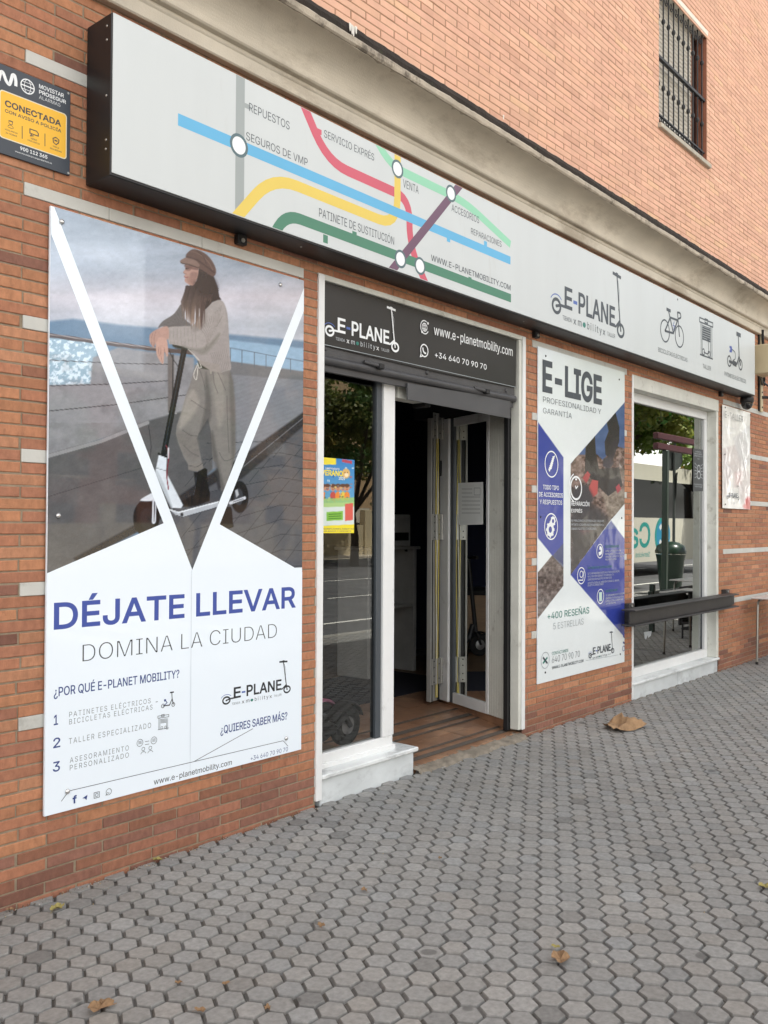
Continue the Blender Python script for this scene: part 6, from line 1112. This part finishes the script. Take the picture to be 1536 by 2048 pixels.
for i in range(30): b = MB(); b.box((-28+4*i, -28.3, 0), (-27.4+4*i, -27.9, 2.4), MATS['wall_pale'], .02); b.build('pilaster', LW)
# ================================================================== INSIDE: scooters, counter, shelves
m_pink = mat('scooter_pink', (206, 110, 150), .35, coat=.4); m_sblk = mat('scooter_black', (30, 30, 33), .5); m_sgrn = mat('scooter_mint', (186, 200, 176), .4); m_red = mat('reflector_red', (190, 40, 60), .3)
def scooter(label, x, y, z, rz, frame, fender, stem_h=1.1):
    """electric kick scooter, front wheel towards local +x"""
    t = thing('electric_scooter', label, 'scooter', (x, y, z), 'electric scooters inside the shop'); t.rotation_euler = (0, 0, rz)
    def fin(b, n): 
        o = b.build(n); o.parent = t; return o
    for wx in (0.0, .88):
        b = MB(); b.lathe([(.075, -.025), (.112, -.028), (.125, -.018), (.128, 0), (.125, .018), (.112, .028), (.075, .025)], (wx, 0, .128), m_tyre, 26, (0, 1, 0)); w = fin(b, 'wheel'); b = MB(); b.lathe([(.074, -.022), (.03, -.03), (.012, -.034)], (wx, 0, .128), m_hub, 18, (0, 1, 0)); b.lathe([(.074, .022), (.03, .03), (.012, .034)], (wx, 0, .128), m_hub, 18, (0, 1, 0)); o = b.build('hub'); o.parent = w
        for k in range(5):
            pass
    b = MB(); b.box((.14, -.075, .115), (.70, .075, .165), m_sblk, .015); b.box((.15, -.07, .1655), (.69, .07, .170), mat('grip_mat', (44, 44, 46), .95, bump=.5, bs=200)); fin(b, 'deck')
    b = MB()
    for s_ in (-1, 1): b.tube([(0, s_*.045, .128), (.06, s_*.05, .20), (.16, s_*.06, .15)], [.016, .022, .02], frame, 8); b.tube([(.88, s_*.04, .128), (.83, s_*.04, .28)], .014, frame, 8)
    b.tube([(.68, 0, .15), (.76, 0, .22), (.80, 0, .36)], [.03, .034, .03], frame, 10); b.tube([(.835, 0, .27), (.74, 0, stem_h)], [.026, .022], frame, 12); fin(b, 'stem')
    b = MB(); b.tube([(.74, -.23, stem_h+.02), (.735, 0, stem_h+.01), (.74, .23, stem_h+.02)], .013, m_sblk, 8); b.tube([(.74, -.23, stem_h+.02), (.74, -.13, stem_h+.02)], .018, m_sblk, 8); b.tube([(.74, .13, stem_h+.02), (.74, .23, stem_h+.02)], .018, m_sblk, 8); fin(b, 'handlebar')
    for wx, a0, a1 in ((0.0, 20, 165), (.88, 10, 130)):
        b = MB(); n = 14; prof = [(-.045, -.012), (-.03, .004), (.03, .004), (.045, -.012)]; vs = []
        for i in range(n):
            a = math.radians(a0+(a1-a0)*i/(n-1)); vs += [(wx+(.146+h)*math.cos(a), w_, .128+(.146+h)*math.sin(a)) for w_, h in prof]
        b.add(vs, [(i*4+j, i*4+j+1, (i+1)*4+j+1, (i+1)*4+j) for i in range(n-1) for j in range(3)], fender, True); fin(b, 'fender')
    b = MB(); b.box((-.02, -.066, .105), (.10, -.058, .118), m_red, .003); fin(b, 'reflector'); return t
def inside(px, py, y): d = ray(px, py); return float((d*((y-CAM[1])/d[1]))[0])
scooter('black scooter with a pink rear fender behind the left display window', inside(640, 1437, .44), .44, .20, math.pi*.985, m_sblk, m_pink)
scooter('black scooter with black fender, nearest the glass of left display window', inside(690, 1437, .27), .27, .20, math.pi*1.01, m_sblk, m_sblk)
scooter('pale mint scooter leaning inside behind the side light', 7.9, 2.0, .10, 2.6, m_sgrn, m_sblk, 1.2); scooter('dark scooter parked at the counter inside the shop', 6.1, 3.3, .10, 2.9, m_sblk, m_sblk)
def prop(name, label, cat, loc, boxes):
    t = thing(name, label, cat, loc)
    for n, lo, hi, m in boxes: b = MB(); b.box(lo, hi, m, .006); b.build(n, t)
    return t
m_wood = mat('counter_wood', (140, 112, 84), .5, var=.2, vs=5, stretch=(1, 1, 8)); m_lam = mat('white_laminate', (190, 192, 190), .4); m_crd = mat('carton', (150, 120, 86), .9)
prop('shop_counter', 'wood fronted shop counter at the back of the room', 'counter', (6.0, 4.2, .1), [('front', (4.6, 4.0, .10), (6.9, 4.08, .75), m_wood), ('worktop', (4.55, 3.95, .75), (6.9, 4.7, .80), m_rdk)])
prop('shelf_unit', 'white framed shelf unit in the dark room behind the doorway', 'shelf unit', (6.9, 2.3, .1), [('side', (6.45, 2.1, .1), (6.50, 2.5, 1.33), m_lam), ('side', (7.15, 2.1, .1), (7.20, 2.5, 1.33), m_lam), ('top', (6.42, 2.08, 1.33), (7.24, 2.52, 1.36), m_lam), ('shelf', (6.50, 2.1, .75), (7.15, 2.5, .78), m_lam)])
prop('price_board', 'white price board with dark pictures standing on the shelf unit', 'board', (7.0, 2.15, 1.36), [('board', (6.86, 2.15, 1.362), (7.16, 2.17, 1.68), m_lam), ('picture', (6.90, 2.142, 1.42), (7.12, 2.148, 1.50), m_blk)])
prop('carton', 'brown carton standing on the counter', 'carton', (6.3, 4.2, .8), [('box', (6.15, 4.1, .80), (6.5, 4.45, 1.05), m_crd), ('tape', (6.30, 4.095, .80), (6.35, 4.099, 1.05), m_bei)])
# ================================================================== SMALL THINGS ON THE PAVEMENT
m_paper = mat('brown_paper', (150, 120, 88), .85, var=.3, vs=14, bump=.4, bs=60)
def crumple(name, label, cat, px, py, ln_, wd, ht, seed, m, rz, n=14):
    r = np.random.default_rng(seed); c = ground(px, py, .0); vs = []
    for j in range(n):
        for i in range(n):
            s_, t_ = i/(n-1)-.5, j/(n-1)-.5; k = max(0, 1-4*max(s_*s_, t_*t_)*.9); x = s_*ln_*(1+.12*math.sin(5*t_+seed)); y = t_*wd*(1+.2*math.sin(4*s_+1)); z = .004+ht*k**.7*(.25+.75*r.random())*(1.15 if s_ > 0 else .6)+.3*ht*(abs(s_) > .42)*r.random(); vs.append((c[0]+x*math.cos(rz)-y*math.sin(rz)+r.normal(0, ln_*.012), c[1]+x*math.sin(rz)+y*math.cos(rz)+r.normal(0, wd*.015), z))
    b = MB(); b.add(vs, [(j*n+i, j*n+i+1, (j+1)*n+i+1, (j+1)*n+i) for j in range(n-1) for i in range(n-1)], m); return tag(b.build(name, None, (c[0], c[1], 0)), label, cat)
crumple('paper_bag', 'crumpled flat brown paper bag lying on the grey pavers below E-LIGE panel', 'paper bag', 1245, 1456, .31, .22, .11, 9, m_paper, -.15, 8)
m_dl = mat('dry_leaf', (138, 110, 80), .8, var=.25, vs=60); m_dg = mat('dry_leaf_green', (150, 140, 84), .8, var=.25, vs=60)
def leaf(px, py, size, seed, m, label):
    r = np.random.default_rng(seed); c = ground(px, py, .0); a0 = r.uniform(0, 6.3); n = 20; rim = []
    for k in range(n):
        t_ = k/n*2*math.pi; rr = size*(.42+.16*abs(math.cos(2.5*t_))+.05*r.random())*(1.25 if k in (0, 1, n-1) else 1); rim.append((rr*math.cos(t_), rr*math.sin(t_)*.8, .010+size*(.20*math.sin(t_*2+seed)**2+.10*r.random())))
    q = [(c[0]+x*math.cos(a0)-y*math.sin(a0), c[1]+x*math.sin(a0)+y*math.cos(a0), z) for x, y, z in rim]; b = MB(); b.add([(c[0], c[1], .008)]+q, [(0, 1+k, 1+(k+1) % n) for k in range(n)], m); b.tube([(c[0]+size*.4*math.cos(a0), c[1]+size*.4*math.sin(a0), .012), (c[0]+size*.95*math.cos(a0+.2), c[1]+size*.95*math.sin(a0+.2), .006)], size*.018, m, 5)
    return tag(b.build('fallen_leaf', None, (c[0], c[1], 0)), label, 'leaf', 'dry leaves on the pavement')
for i, (px, py, s_, g, l) in enumerate(((1121, 1924, .085, 0, 'largest curled brown leaf on pavers at the lower middle right'), (198, 2023, .075, 0, 'pale brown curled leaf at the lower left of the pavement'), (209, 2012, .045, 0, 'small brown leaf touching the pale one at lower left'), (115, 1820, .06, 1, 'yellowish leaf on the pavers near the wall base at left'), (642, 1856, .04, 0, 'small orange leaf alone on pavers in the lower middle'),
        (402, 2027, .035, 0, 'small brown leaf at bottom, right of the pale curled leaf'), (356, 1971, .025, 0, 'tiny leaf between pavers below the tall panel'), (451, 1973, .025, 0, 'tiny leaf two pavers right of the other tiny one'), (535, 2022, .03, 0, 'tiny reddish leaf near the bottom edge, left of centre'), (1112, 1899, .03, 1, 'tiny yellow leaf just above the largest brown leaf'), (1531, 1778, .06, 1, 'yellow leaf cut by the right edge of the photo'),
        (314, 1723, .04, 1, 'small yellow leaf against the brick below the tall panel'), (728, 1784, .035, 0, 'small brown leaf in front of the marble step'), (880, 1720, .025, 0, 'tiny leaf on the pavers in front of doorway'), (20, 1824, .03, 0, 'small pinkish leaf at the wall base on far left'))): leaf(px, py, s_*.85, i+3, m_dg if g else m_dl, l)

# grit gathered along the wall foot and in the joints
m_grit = mat('grit', (0, 0, 0), .95, attr='Col', var=.2)
r = np.random.default_rng(12); n = 5200; gx_ = np.concatenate([r.uniform(-.5, 11, 2200), r.uniform(-.3, 9, 3000)]); gy_ = np.concatenate([-.004-np.abs(r.normal(0, .022, 2200)), r.uniform(-3.4, -.05, 3000)]); keep = np.concatenate([((gx_[:2200] < 3.6) | (gx_[:2200] > 4.5)), fbm(gx_[2200:]+5, gy_[2200:]+5, 1.1, 17) > .52]); gx_, gy_ = gx_[keep], gy_[keep]; n = len(gx_)
sz_ = r.uniform(.0012, .0042, n); V = []; Fq = []
tet = np.array([(1, 0, -.5), (-.5, .87, -.5), (-.5, -.87, -.5), (0, 0, .8)])
V = (np.stack([gx_, gy_, np.where(np.arange(n) < keep[:2200].sum(), .001, -.004)], -1)[:, None, :]+tet[None]*sz_[:, None, None]*r.uniform(.7, 1.3, (n, 4, 1))).reshape(-1, 3)
b = MB(); i4 = np.arange(n)*4; b.v = [tuple(q) for q in V]; b.f = [t for i in i4 for t in ((i, i+1, i+3), (i+1, i+2, i+3), (i+2, i, i+3))]; b.m = [0]*len(b.f); b.ms = [m_grit]
c_ = lin(np.array([(150, 142, 128), (110, 98, 84), (190, 186, 176), (86, 76, 66), (170, 150, 110)]))[r.integers(0, 5, n)]; tag(b.build('grit', colors=np.repeat(c_, 4, 0)), kind='stuff')
